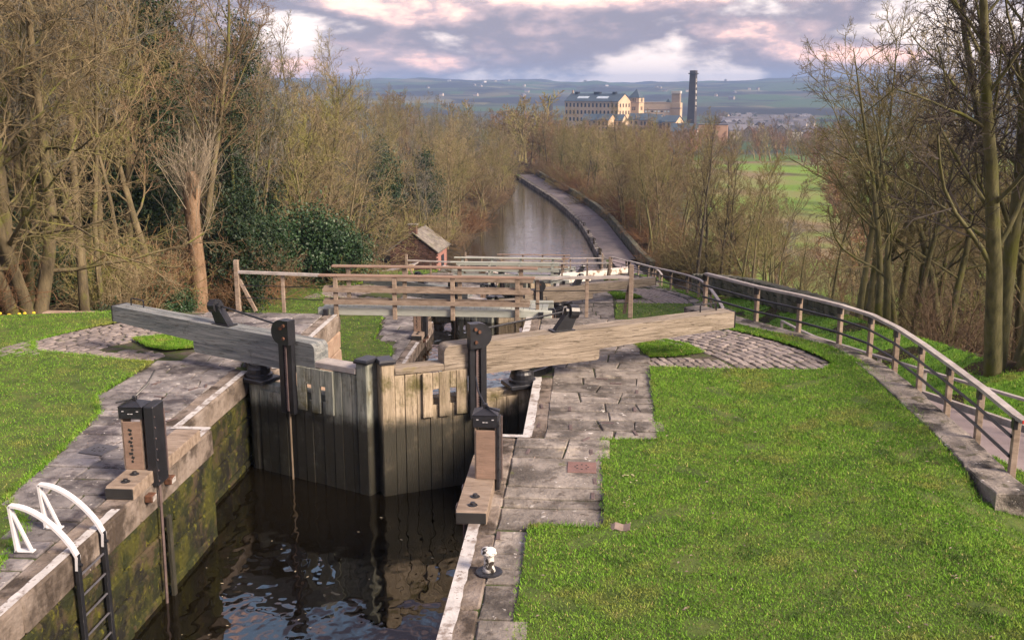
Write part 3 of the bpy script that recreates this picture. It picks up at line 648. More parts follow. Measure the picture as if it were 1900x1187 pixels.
# paving of the lower locks: larger joints only
for k in (1, 2):
    for sgn in (1, -1):
        p = tag(link('pavement', None), kind='structure'); y = 1.2
        while y < 23.0:
            d = min(RN.uniform(0.6, 1.0), 23.28 - y)
            if sgn > 0: x0, x1 = WALL_R + 0.36 + (0.45 if 14.8 < y < 18.2 else 0), (-0.7 if y < 11.4 else (0.22 if y < 14.8 else (1.1 if y < 21.4 else 2.2)))
            else: x0, x1 = (left_edge(y) if y < 18.6 else (-7.9 if y < 21.3 else -9.0)), WALL_L - 0.36 - (0.5 if 14.8 < y < 18.2 else 0)
            x = x0
            while x < x1 - 0.05:
                nx = x + RN.uniform(0.6, 1.3)
                if x1 - nx < 0.5: nx = x1
                o = flag_piece(quad(x, nx, y, y + d, 0.012), 0.03, 0.12, 'flag' if sgn > 0 else 'flag_cool', p); o.location.y += k * DY; o.location.z += k * DZ
                x = nx
            y += d

# chamber walls: coping stones, wall blocks, painted edge
def lock_walls():
    for k in range(3):
        for sgn in (-1, 1):
            X = WALL_L if sgn < 0 else WALL_R; RC = REC_L if sgn < 0 else REC_R
            side = 'left' if sgn < 0 else 'right'
            w = thing('lock_wall', 'mossy stone %s-hand wall of the %s lock chamber' % (side, ('nearest', 'second', 'third')[k]), 'wall', (0, k * DY, k * DZ))
            y0 = 4.4 if k == 0 else 0.56
            segs = [(y0, 14.85, X, 0), (14.85, 18.15, RC, 0), (18.15, END, X, 0)]
            for a, b, xx, _ in segs:
                y = a
                while y < b - 0.05:                                   # coping
                    l = RN.uniform(0.75, 1.3)
                    if b - y - l < 0.5: l = b - y
                    notch = k == 0 and sgn < 0 and y < 10.75 < y + l
                    cx = xx + sgn * 0.185
                    MB().cbox((0, 0, 0), (0.37, l - 0.015, 0.42), 0.03, jit=0.008).build('coping_stone', 'coping', w, (cx, y + l / 2, -0.182 + RN.uniform(-0.006, 0.006)))
                    y += l
                zt = -0.40; r = 0
                while zt > -4.3:                                    # courses below
                    hgt = (0.42, 0.38, 0.45, 0.4)[r % 4]; y = a - (0.4 if r % 2 else 0)
                    while y < b - 0.02:
                        l = RN.uniform(0.7, 1.25); e = min(y + l, b); s0 = max(y, a)
                        if b - e < 0.3: e = b
                        if e - s0 > 0.05:
                            MB().cbox((0, 0, 0), (0.5, e - s0 - 0.014, hgt - 0.014), 0.03, jit=0.012).build('wall_block', 'lock_wall' if (b <= 18.2 or k) else 'wall_block', w, (xx + sgn * (0.262 + RN.uniform(-0.008, 0.012)), (s0 + e) / 2, zt - hgt / 2))
                        y = e if e == b else y + l
                    zt -= hgt; r += 1
                m = MB().cbox((xx + sgn * 0.34, (a + b) / 2, -2.5), (0.5, b - a - 0.04, 4.1), 0.01); m.build('wall_core', 'mortar' if (b > 18.2) else 'soil', w)
            # returns at the recess
            m = MB()
            for yy in (14.85, 18.15):
                m.cbox(((X + RC) / 2 + sgn * 0.05, yy + (-0.16 if yy < 16 else 0.16), -2.2), (abs(RC - X) + 0.06, 0.30, 4.2), 0.03)
            m.build('recess_return', 'lock_wall', w)
            # white painted strip along the edge, broken by wear; follows the recess
            pw = 0.115 if sgn < 0 else 0.145
            def strip(pts):
                v = []; f = []
                for i in range(len(pts) - 1):
                    (xa, ya), (xb, yb) = pts[i], pts[i + 1]; L = math.hypot(xb - xa, yb - ya); n = max(1, int(L / 0.12)); nx, ny = -(yb - ya) / L, (xb - xa) / L
                    for q in range(n + 1):
                        t = q / n; wv = pw * (1 + RN.uniform(-0.08, 0.08)); px, py = xa + (xb - xa) * t, ya + (yb - ya) * t
                        v += [(px, py, 0.046), (px - sgn * nx * wv * -1 * 1.0 * (-1), py - sgn * ny * wv * -1 * (-1), 0.046)]
                        if q: kk = len(v); f.append((kk - 4, kk - 2, kk - 1, kk - 3))
                return MB().add(v, f)
            s_ = -sgn
            e1 = 0.012
            runs = [[(X + sgn * e1, y0 + 0.1), (X + sgn * e1, 11.65)], [(X + sgn * e1, 14.32), (X + sgn * e1, 14.84)], [(RC + sgn * e1, 14.8), (RC + sgn * e1, 18.1)], [(X + sgn * e1, 18.3), (X + sgn * e1, END - 0.1)]]
            for run in runs: strip(run).build('painted_edge', 'white_edge', w)
            m = MB(); a_, b_ = sorted((X + sgn * 0.03, RC + sgn * 0.13)); m.add([(a_, 14.74, 0.048), (b_, 14.74, 0.048), (b_, 14.86, 0.048), (a_, 14.86, 0.048)], [(0, 1, 2, 3)]); m.build('painted_edge', 'white_edge', w)
lock_walls()
# cross walls where each level drops to the next
for k in range(2):
    for sgn in (-1, 1):
        w = thing('retaining_wall', 'stone step wall %s of the lock below the %s footbridge' % (('left', 'right')[sgn > 0], ('nearest', 'second')[k]), 'wall', (0, k * DY, k * DZ))
        x0, x1 = ((-13.0, WALL_L - 0.6) if sgn < 0 else (WALL_R + 0.6, 3.0))
        zt = 0.0; r = 0
        while zt > -3.4:
            x = x0 - (0.4 if r % 2 else 0)
            while x < x1:
                l = RN.uniform(0.7, 1.2); a, b = max(x, x0), min(x + l, x1)
                if b - a > 0.1: MB().cbox((0, 0, 0), (b - a - 0.012, 0.3, 0.408), 0.02, jit=0.008).build('wall_block', 'wall_block', w, ((a + b) / 2, END - 0.13, zt - 0.22))
                x += l
            zt -= 0.42; r += 1

# ------------------------------------------------------------------ lock gates
LEAF = rad(26.0)
def rounded(pts, r, n=5):
    """polygon with the listed corner radii"""
    out = []; m = len(pts)
    for i in range(m):
        p, c, q = Vector(pts[i - 1]), Vector(pts[i]), Vector(pts[(i + 1) % m]); rr = r[i] if isinstance(r, (list, tuple)) else r
        if rr <= 0: out.append(tuple(c)); continue
        a = c + (p - c).normalized() * rr; b = c + (q - c).normalized() * rr
        for k in range(n + 1):
            t = k / n; out.append(tuple(a * (1 - t) ** 2 + c * (2 * t * (1 - t)) + b * t * t))
    return out
def gate(sgn, label, beam_mat, plank_mat, far):
    """one leaf, built along local x from the heel post; sgn = -1 mirrors it. Upstream face is local -y"""
    g = thing('lock_gate', label, 'lock gate', (-6.05 if sgn > 0 else -1.15, 17.95, 0), -LEAF if sgn > 0 else LEAF, group='lock gates of the flight')
    X = lambda u: u * sgn
    def box(name, u0, u1, y0, y1, z0, z1, mat, ch=0.012, parent=g, jit=0.0):
        c = (X((u0 + u1) / 2), (y0 + y1) / 2, (z0 + z1) / 2)
        return MB().cbox((0, 0, 0), (abs(u1 - u0), abs(y1 - y0), abs(z1 - z0)), ch, jit=jit).build(name, mat, parent, c)
    def pbox(name, u0, u1, y0, y1, z0, z1, mat, ch=0.012, parent=g):      # keeps local heights in the mesh so the wet line falls right
        return MB().cbox((X((u0 + u1) / 2), (y0 + y1) / 2, (z0 + z1) / 2), (abs(u1 - u0), abs(y1 - y0), abs(z1 - z0)), ch).build(name, mat, parent)
    MB().lathe([(0.19, -3.3), (0.19, -0.02)], (0, 0, 0), 14).build('heel_post', plank_mat, g, smooth=False)
    col = MB().lathe([(0.25, -0.02), (0.25, 0.05), (0.21, 0.07), (0.215, 0.16), (0.19, 0.20), (0.185, 0.24)], (0, 0, 0), 18).build('heel_collar', 'iron', g)
    MB().lathe([(0.16, 0.2), (0.155, 0.46)], (0, 0, 0), 16).build('heel_pin', beam_mat, g)
    MB().cbox((X(0.05), -0.02, -0.04), (0.56, 0.52, 0.08), 0.015).build('collar_plate', 'iron', col)
    MB().bar([(X(-0.2), 0.1, 0.06), (X(-0.55), 0.25, 0.07), (X(-0.8), 0.5, 0.07)], 0.12, 0.05, (0, 0, 1)).build('anchor_strap', 'iron', col)
    mp = pbox('mitre_post', 2.44, 2.68, -0.19, 0.15, -3.3, 0.62, plank_mat, 0.02)
    MB().prism([(X(2.42), -0.22), (X(2.71), -0.22), (X(2.71), 0.17), (X(2.42), 0.17)][::sgn], 0.62, 0.69, ch=0.03).build('post_cap', 'iron', mp, fix=True)
    for z0, z1 in ((-0.25, -0.10), (-1.7, -1.5), (-2.9, -2.7)):
        pbox('rail', 0.14, 2.44, -0.10 if z0 > -1 else -0.05, 0.14, z0, z1, plank_mat)
    u = 0.15; i = 0
    while u < 2.40:                                                   # lower planking
        w = min(RN.uniform(0.19, 0.24), 2.44 - u)
        if 2.44 - u - w < 0.1: w = 2.44 - u
        tall = -0.20 if u + w < 1.95 else 0.40
        pbox('plank', u + 0.004, u + w - 0.004, -0.17 - RN.uniform(0, 0.018), -0.10, -3.25, tall, plank_mat, 0.007); u += w; i += 1
    for u0, u1, z0, z1 in [(1.13, 1.34, -0.40, 0.405), (1.345, 1.455, 0.10, 0.40), (1.46, 1.66, -0.41, 0.405), (1.665, 1.775, 0.10, 0.40), (1.78, 1.955, -0.40, 0.40)]:
        pbox('upper_board', u0, u1, -0.235, -0.19, z0, z1, plank_mat, 0.007)
    pbox('top_rail', 0.98, 2.44, -0.20, 0.13, 0.41, 0.53, 'wood_pale' if beam_mat == 'wood_pale' else 'wood_rail', 0.015)
    # balance beam: main timber, rounded at the gate end, and a shorter one below it
    tilt = 0.026
    pr = rounded([(1.55, 0.36), (1.55, 0.84), (-far, 0.87 + far * tilt), (-far, 0.56 + far * tilt)], [0.02, 0.13, 0.02, 0.02], 6)
    bm = MB(); bm.prism([(X(a), b) for a, b in pr], -0.21, 0.17, 'xzy', ch=0.012)
    b = bm.build('balance_beam', beam_mat, g, fix=True)
    pr = rounded([(1.22, 0.27), (1.22, 0.374), (-1.46, 0.560), (-1.46, 0.31)], [0.02, 0.0, 0.03, 0.07], 4)
    MB().prism([(X(a), c) for a, c in pr], -0.20, 0.15, 'xzy', ch=0.01).build('lower_timber', beam_mat, b, fix=True)
    ze = 0.87 + far * tilt
    MB().cbox((X(-far - 0.01), -0.02, ze - 0.155), (0.03, 0.40, 0.33), 0.01).build('end_plate', 'iron', b)
    hu = -far + 0.25
    MB().tube([(X(hu), 0.06, ze - 0.03), (X(hu), 0.06, ze + 0.12), (X(hu + 0.03), 0.06, ze + 0.14), (X(hu + 0.33), 0.06, ze + 0.13), (X(hu + 0.36), 0.06, ze + 0.11), (X(hu + 0.36), 0.06, ze - 0.03)], 0.014, 6).build('handle', 'iron', b)
    # gate paddle: twin channel post, gear drum, rack and rod
    pp = MB()
    for a in (0.86, 1.06): pp.cbox((X(a), -0.265, 0.31), (0.115, 0.10, 1.60), 0.008)
    pp.cbox((X(0.96), -0.235, 0.30), (0.10, 0.035, 1.5), 0.004)
    pst = pp.build('paddle_post', 'iron', g)
    prof = [(1.13, 0.80), (1.13, 1.24)] + [(0.96 + 0.225 * math.cos(t), 1.02 + 0.225 * math.sin(t)) for t in np.linspace(rad(75), rad(285), 14)]
    MB().prism([(X(a), c) for a, c in prof], -0.40, -0.20, 'xzy', ch=0.012).build('gear_drum', 'iron', pst, fix=True)
    for a, c in ((1.04, 1.15), (0.97, 1.10), (1.03, 0.92)):
        MB().tube([(X(a), -0.40, c), (X(a), -0.435, c)], 0.03, 8).build('bolt', 'rust', pst)
    rk = MB().cbox((X(0.99), -0.325, 0.16), (0.035, 0.02, 1.2), 0.003)
    for q in range(26): rk.cbox((X(0.965), -0.325, -0.40 + q * 0.046), (0.025, 0.018, 0.018), 0.002)
    rk.build('rack', 'cramp', pst)
    MB().tube([(X(0.97), -0.27, -0.45), (X(0.96), -0.26, -2.3)], 0.018, 6).build('paddle_rod', 'rod_tan', pst)
    # windlass head on the beam, joined to the drum by a shaft
    bu = -0.80
    br = MB(); sl = [(X(bu + 0.22), 0.88), (X(bu - 0.12), 0.89), (X(bu - 0.26), 1.22), (X(bu - 0.10), 1.30)]
    br.prism(sl, -0.12, 0.03, 'xzy'); br.cbox((X(bu + 0.04), -0.05, 0.905), (0.44, 0.24, 0.025), 0.004)
    wb = br.build('windlass_bracket', 'iron', g, fix=True)
    gh = MB().tube([(X(bu - 0.26), -0.05, 1.22), (X(bu - 0.10), -0.05, 1.24)], 0.13, 12)
    gh.tube([(X(bu - 0.10), -0.05, 1.24), (X(bu - 0.02), -0.05, 1.25)], 0.07, 10).cbox((X(bu - 0.31), -0.05, 1.2), (0.09, 0.05, 0.05), 0.006)
    gh.build('gear_head', 'iron', wb)
    MB().tube([(X(bu), -0.05, 1.24), (X(0.80), -0.28, 1.12)], 0.02, 6).build('shaft', 'iron', wb)
    return g
gl = gate(1, 'left lock gate leaf nearest the camera, with grey-blue balance beam', 'wood_grey', 'plank_cool', 3.70)
gr = gate(-1, 'right lock gate leaf nearest the camera, with tan balance beam', 'wood_pale', 'plank', 4.37)
def white_beam(g, part_names, mat):
    for ch in kids(g):
        if ch.name.split('.')[0] in part_names:
            for o in [ch] + [c for c in kids(ch) if c.name.startswith('lower_timber')]:
                o.data = o.data.copy(); o.data.materials.clear(); o.data.materials.append(MATS[mat])
for k, w in ((1, 'second'), (2, 'third')):
    a = copy_tree(gl, None, (0, k * DY, k * DZ)); a['label'] = 'left lock gate leaf of the %s lock, seen past the footbridge' % w
    b = copy_tree(gr, None, (0, k * DY, k * DZ)); b['label'] = 'right lock gate leaf of the %s lock, seen past the footbridge' % w
    if k == 2: white_beam(a, ('balance_beam',), 'wood_white'); white_beam(b, ('balance_beam',), 'wood_white')

# ------------------------------------------------------------------ ground paddle stands
def paddle_stand(sgn, label):
    """sgn = 1: chamber lies at +x of the stand"""
    t = thing('paddle_stand', label, 'paddle gear', (-5.97 if sgn > 0 else -1.36, 12.6, 0.03), group='ground paddle stands')
    Xs = lambda v: v * sgn
    y0, y1 = (-0.62, 1.72) if sgn > 0 else (-1.05, 0.95)
    base = MB().prism(rounded([(Xs(-0.19), y0), (Xs(0.19), y0), (Xs(0.19), y1), (Xs(-0.19), y1)], 0.025, 3), 0.0, 0.165, ch=0.02).build('base_timber', 'wood_new', t, fix=True)
    MB().cbox((0, y0 - 0.006, 0.08), (0.37, 0.02, 0.14), 0.006).build('end_cap', 'rubber', base)
    for yy in (y0 + 0.2, y0 + 0.47):
        MB().lathe([(0.06, 0.165), (0.06, 0.175), (0.035, 0.18), (0.03, 0.205)], (0, yy, 0), 10).build('bolt', 'iron', base)
    for a in (-0.205, 0.06): MB().cbox((Xs(a), 0.16, 0.52), (0.022, 0.26, 0.72), 0.004).build('side_board', 'wood_new', t)
    fb = MB().cbox((Xs(-0.07), 0.035, 0.50), (0.25, 0.03, 0.67), 0.006).build('front_board', 'wood_red', t)
    mm = MB()
    for q in range(9): mm.cbox((Xs(-0.09 + 0.012 * math.sin(q * 2.3)), 0.0185, 0.28 + q * 0.055), (0.03 + 0.012 * (q % 3), 0.004, 0.035), 0.001, Matrix.Rotation(0.5 * math.sin(q * 1.7), 3, 'Y'))
    if sgn > 0: mm.build('dark_marks', 'rubber', fb)
    MB().cbox((Xs(-0.07), 0.16, 0.96), (0.33, 0.30, 0.17), 0.008).build('head_box', 'iron', t)
    cp = MB(); cp.add([(Xs(-0.24), 0.0, 1.045), (Xs(0.10), 0.0, 1.045), (Xs(0.10), 0.32, 1.045), (Xs(-0.24), 0.32, 1.045), (Xs(-0.07), 0.16, 1.12)], [(0, 1, 4), (1, 2, 4), (2, 3, 4), (3, 0, 4), (3, 2, 1, 0)])
    cap = cp.build('head_cap', 'iron', t, fix=True)
    MB().tube([(Xs(-0.26), 0.02, 1.10), (Xs(-0.12), 0.10, 1.12), (Xs(-0.04), 0.18, 1.16), (Xs(0.05), 0.34, 1.27), (Xs(0.10), 0.50, 1.42)], 0.013, 6).cbox((Xs(-0.06), 0.16, 1.13), (0.06, 0.06, 0.06), 0.008).build('lever', 'iron', cap)
    for q in (-0.17, -0.09, -0.05, 0.03): MB().cbox((Xs(q), 0.008, 0.95 if abs(q) < 0.1 and q < 0 else 0.985), (0.03, 0.006, 0.008), 0.001).build('head_marking', 'white_paint', cap)
    ch = MB().cbox((Xs(0.19), 0.16, 0.50), (0.14, 0.34, 1.12), 0.012) if sgn > 0 else MB().cbox((0.235, 0.16, 0.5), (0.04, 0.30, 0.95), 0.008)
    ch.build('gear_casing', 'iron', t)
    sb = MB()
    cx_ = 0.262
    for q in range(7): sb.tube([(cx_, 0.0, 0.02 + q * 0.15), (cx_ + 0.01, 0.0, 0.02 + q * 0.15)], 0.012, 6)
    sb.cbox((cx_, 0.315, 0.5), (0.02, 0.025, 0.9), 0.003); sb.build('casing_strip', 'cramp', t)
    MB().tube([(Xs(0.22), 0.1, -0.05), (Xs(0.225), 0.06, -1.0), (Xs(0.225), 0.0, -2.4)], 0.022, 6).build('paddle_rod', 'cramp', t)
    MB().cbox((Xs(0.23), 0.28, -1.6), (0.06, 0.09, 2.0), 0.01).build('guide_timber', 'plank', t)
    for yy in (-0.22, 0.42): br_ = MB().cbox((Xs(0.225), yy, -0.13), (0.11, 0.15, 0.10), 0.012).build('guide_bracket', 'rust', t); MB().cbox((Xs(0.284), yy, -0.13), (0.008, 0.12, 0.07), 0.002).build('marker_plate', 'white_edge', br_)
    return t
sl_ = paddle_stand(1, 'wooden paddle stand with black casing on the nearest left coping')
sr_ = paddle_stand(-1, 'wooden paddle stand with black cap on the nearest right coping')
for k, w in ((1, 'second'), (2, 'third')):
    copy_tree(sl_, None, (0, k * DY, k * DZ))['label'] = 'paddle stand on the left coping of the %s lock' % w
    copy_tree(sr_, None, (0, k * DY, k * DZ))['label'] = 'paddle stand on the right coping of the %s lock' % w

# ------------------------------------------------------------------ ladder, bollard, covers
def ladder():
    t = thing('safety_ladder', 'white-handled iron safety ladder on the left lock wall', 'ladder', (-5.78, 10.72, 0))
    for yy in (-0.32, 0.32):
        st = MB().cbox((0.03, yy, -1.25), (0.05, 0.075, 2.55), 0.006).build('stile', 'iron', t)
        arc = [(0.04 - 0.74 * s_, yy, 0.0 + 0.60 * math.sin(s_ * math.pi / 2) ** 0.75 + 0.0) for s_ in np.linspace(0, 1, 12)]
        h = MB().bar([(0.03, yy, -0.16)] + arc[0:], 0.08, 0.03, (0, 1, 0))
        h.bar([(-0.70, yy, 0.60), (-0.66, yy, 0.05)], 0.08, 0.03, (0, 1, 0)); h.bar([(-0.68, yy, 0.52), (-0.50, yy, 0.06)], 0.05, 0.02, (0, 1, 0)); h.cbox((-0.575, yy, 0.055), (0.22, 0.08, 0.02), 0.003)
        h.build('handrail', 'white_paint', t)
        MB().tube([(0.055, yy, -0.1), (0.085, yy, -0.1)], 0.02, 8).build('bolt', 'iron', st)
    for q in range(9): MB().tube([(0.03, -0.32, -0.25 - q * 0.26), (0.03, 0.32, -0.25 - q * 0.26)], 0.014, 6).build('rung', 'drain_grey', t)
ladder()
def bollard():
    t = thing('mooring_bollard', 'small worn white mooring bollard on the right coping', 'bollard', (-1.02, 10.3, 0.035))
    MB().lathe([(0.15, 0.0), (0.15, 0.010), (0.135, 0.016)], (0, 0, 0), 20).build('base_plate', 'iron', t)
    MB().lathe([(0.075, 0.018), (0.06, 0.05), (0.055, 0.19), (0.06, 0.2)], (0, 0, 0), 16).build('stem', 'bollard_paint', t, smooth=True)
    MB().lathe([(0.055, 0.2), (0.085, 0.215), (0.092, 0.24), (0.075, 0.275), (0.035, 0.292)], (0, 0, 0), 16).build('head', 'bollard_paint', t, smooth=True)
material('bollard_paint', [(0.55, 0.54, 0.51), (0.65, 0.64, 0.62)], 6, 0.6, overlay=[((0.03, 0.025, 0.022), 14, 0.50, 0.54)])
bollard()
for x, y, rz, mt, lb in [(-0.03, 13.55, 0.0, 'drain', 'square rust-red access cover in the right-hand flagstones'), (-7.1, 13.75, -0.25, 'drain_grey', 'grey square access cover in the left-hand flagstones')]:
    t = thing('access_cover', lb, 'cover', (x, y, 0.036), rz)
    MB().cbox((0, 0, 0.004), (0.40, 0.40, 0.018), 0.004).build('plate', mt, t)
    for q in range(8):
        MB().lathe([(0.016, 0.0135), (0.016, 0.0155)], (0.09 * math.cos(q * 0.785), 0.09 * math.sin(q * 0.785), 0), 8).build('hole', 'rubber', t)
lf = MB().bar([(-0.13, 0, 0.0), (-0.05, 0.02, 0.05), (0.05, 0, 0.03), (0.13, -0.02, 0.06)], 0.14, 0.006, (0.1, 1, 0.2)).build('dead_leaf', 'leaf_dead', None, (0.43, 11.45, 0.06)); tag(lf, 'curled dead leaf on the lawn edge by the flagstones', 'leaf')
m = MB()
for q in range(21): m.cbox((0.55 + RN.gauss(0, 0.08) + (0.1 if q % 3 == 0 else 0), (13.2, 12.3, 11.6)[q % 3] + RN.gauss(0, 0.12), 0.075), (0.03, 0.02, 0.006), 0.002, Matrix.Rotation(RN.uniform(0, 3), 3, 'Z'))
tag(m.build('wood_chips', 'chip'), 'pale wood chips scattered on the lawn by the flagstones', 'wood chips', kind='stuff')

def litter_bits():
    for nm, lb, n, fx, fz, mt in (('fallen_leaves', 'dead leaves and scraps strewn over the right lawn and flagstones', 150, lambda: (RN.uniform(-0.9, 5.0), RN.uniform(8.4, 18.6)), 0.078, 'leaf_dead'),
                                  ('fallen_leaves', 'dead leaves and scraps strewn over the left flagstones and lawn', 110, lambda: (RN.uniform(-11, -6.4), RN.uniform(9, 19)), 0.07, 'leaf_dead'),
                                  ('floating_scraps', 'pale leaf scraps floating on the nearest lock water', 34, lambda: (RN.uniform(-5.6, -1.6), RN.uniform(9.5, 16.0)), -1.752, 'chip')):
        v = []; f = []
        for _ in range(n):
            x, y = fx(); a = RN.uniform(0, 6.28); l = RN.uniform(0.012, 0.035); z = fz + RN.uniform(0, 0.004); k = len(v)
            for t_, r_, h_ in ((0, 1, 0.004), (1.3, 0.5, 0.012), (3.14, 1, 0.0), (4.5, 0.5, 0.010)): v.append((x + math.cos(a + t_) * l * r_, y + math.sin(a + t_) * l * r_, z + (h_ if fz > 0 else 0)))
            f.append((k, k + 1, k + 2, k + 3))
        tag(MB().add(v, f).build(nm, mt), lb, 'leaves', kind='stuff')
litter_bits()

# ------------------------------------------------------------------ footbridges with their side fences
def footbridge(label, wm, rail_m, beam_m):
    t = thing('footbridge', label, 'footbridge', (0, 23.2, 0.0), group='footbridges across the locks')
    for j, yy in enumerate((0.0, 1.12)):
        MB().cbox((0, 0, 0), (5.5, 0.14, 0.17), 0.012).build('side_beam', beam_m, t, (-3.55, yy, 0.10))
        o = -1 if j == 0 else 1
        for x in (-5.85, -4.46, -3.1, -1.60): MB().cbox((0, 0, 0), (0.10, 0.07, 1.0), 0.008).build('post', wm, t, (x, yy + o * 0.11, 0.44))
        MB().cbox((0, 0, 0), (5.05, 0.17, 0.05), 0.01).build('top_rail', rail_m, t, (-3.72, yy + o * 0.08, 0.965))
        for z in (0.35, 0.64):
            for s_ in (1, -1):
                if s_ > 0 or True: MB().prism(rounded([(-2.42, -0.05), (2.42, -0.05), (2.42, 0.05), (-2.42, 0.05)], 0.045, 4), -0.025, 0.025, 'xzy').build('mid_rail', wm, t, (-3.72, yy + o * (0.17 if s_ > 0 else 0.04), z + (0.03 if s_ < 0 else 0)))
    x = -6.2
    while x < -0.95:
        MB().cbox((0, 0, 0), (0.135, 1.0, 0.04), 0.004).build('deck_board', 'wood_sage', t, (x, 0.56, 0.13)); x += 0.145
    for x in (-6.1, -1.05): MB().cbox((0, 0, 0), (0.12, 0.10, 0.16), 0.01).build('shoe', 'iron', t, (x, -0.11, 0.09))
    return t
def side_fence(sgn, label):
    t = thing('side_fence', label, 'fence', (0, 23.25, 0.0), group='fences beside the footbridges')
    if sgn < 0:
        xa, xb = -8.35, -6.15; mids = (-7.22,)
    else:
        xa, xb = 1.02, -1.2; mids = (0.0, -1.15)
    MB().cbox((0, 0, 0), (0.11, 0.11, 1.25), 0.01).build('end_post', 'wood_new', t, (xa, 0.3, 0.60))
    lx = xa + (0.42 if sgn < 0 else -0.12)
    MB().bar([(xa + (0.05 if sgn < 0 else -0.04), 0.32, 0.75), (lx, 0.32 + (0.0 if sgn < 0 else 0.5), -0.02)], 0.07, 0.07, (0, 1, 0) if sgn < 0 else (1, 0, 0)).build('brace', 'wood_new', t)
    for x in mids: MB().cbox((0, 0, 0), (0.08, 0.08, 0.95), 0.008).build('post', 'wood_new', t, (x, 0.25, 0.45))
    MB().bar([(xa, 0.3, 0.94), (xb, 0.1, 0.92)], 0.10, 0.06, (0, 1, 0)).build('top_rail', 'wood_rail', t)
    for z in (0.32, 0.62): MB().tube([(xa, 0.3, z), (xb, 0.2, z - 0.02)], 0.011, 6).build('wire', 'iron', t)
    return t
fb0 = footbridge('reddish timber footbridge with double rails across the nearest lock tail', 'wood_new', 'wood_red', 'wood_sage')
fl0 = side_fence(-1, 'short timber and wire fence left of the nearest footbridge')
fr0 = side_fence(1, 'short timber and wire fence right of the nearest footbridge')
fb1 = footbridge('pale sage footbridge across the second lock tail', 'wood_sage', 'wood_sage', 'wood_sage'); fb1.location = (0, 23.2 + DY, DZ)
fb2 = copy_tree(fb0, None, (0, 2 * DY, 2 * DZ)); fb2['label'] = 'farthest timber footbridge, just before the canal water'
for k, w in ((1, 'second'), (2, 'farthest')):
    copy_tree(fl0, None, (0, k * DY, k * DZ))['label'] = 'timber and wire fence left of the %s footbridge' % w
    copy_tree(fr0, None, (0, k * DY, k * DZ))['label'] = 'timber and wire fence right of the %s footbridge' % w

# ------------------------------------------------------------------ curved coping wall with railing
POSTS = [(5.80, 13.72), (5.83, 15.1), (5.82, 16.41), (5.79, 17.78), (5.72, 19.0), (5.54, 20.1), (5.16, 21.0), (4.53, 22.0), (3.77, 22.95), (2.80, 24.55)]
def sweep_wall(name, label, pts, sgn_w, k, dx):
    t = thing(name, label, 'wall', (dx, k * DY, k * DZ))
    P = [Vector((5.62, 12.95))] + [Vector((p[0] - 0.24, p[1])) for p in POSTS]
    dens = []
    for i in range(len(P) - 1):
        n = max(2, int((P[i + 1] - P[i]).length / 0.18))
        for q in range(n): dens.append(P[i].lerp(P[i + 1], q / n))
    dens.append(P[-1])
    for _ in range(3): dens = [dens[0]] + [(dens[i - 1] + dens[i] * 2 + dens[i + 1]) / 4 for i in range(1, len(dens) - 1)] + [dens[-1]]
    def nrm(i):
        d = (dens[min(i + 1, len(dens) - 1)] - dens[max(i - 1, 0)]).normalized(); return Vector((d.y, -d.x))
    i = 0
    while i < len(dens) - 1:
        st = RN.choice((4, 5, 6, 7)); j = min(i + st, len(dens) - 1)
        if len(dens) - 1 - j < 3: j = len(dens) - 1
        poly = [tuple(dens[a] + nrm(a) * 0.26) for a in range(i, j + 1)] + [tuple(dens[a] - nrm(a) * 0.26) for a in range(j, i - 1, -1)]
        if i == 0: pass
        flag_piece(poly, 0.07 + RN.uniform(-0.01, 0.01), 0.26, 'old_stone', t, 'coping_stone', 0.03)
        i = j
    # courses of walling below
    zt = -0.17; r = 0
    while zt > -2.6:
        i = 0 if r % 2 else -2
        while i < len(dens) - 1:
            st = RN.choice((3, 4, 5)); a, b = max(0, i), min(i + st, len(dens) - 1)
            if b > a:
                c = (dens[a] + dens[b]) / 2; d = dens[b] - dens[a]
                MB().cbox((0, 0, 0), (d.length - 0.01, 0.44, 0.235), 0.02, jit=0.01).build('wall_block', 'old_stone', t, (c.x, c.y, zt - 0.12), math.atan2(d.y, d.x))
            i += st
        zt -= 0.245; r += 1
    return t
w0 = sweep_wall('coping_wall', 'curving low stone wall under the timber railing, right of the lawn', POSTS, 1, 0, 0)
copy_tree(w0, None, (-0.9, DY, DZ))['label'] = 'curving stone wall right of the second lock'
copy_tree(w0, None, (-1.2, 2 * DY, 2 * DZ))['label'] = 'curving stone wall right of the third lock'
POST_M = MB().cbox((0, 0, 0), (0.09, 0.09, 1.12), 0.008).mesh('post'); POST_M.materials.append(MATS['wood_new'])
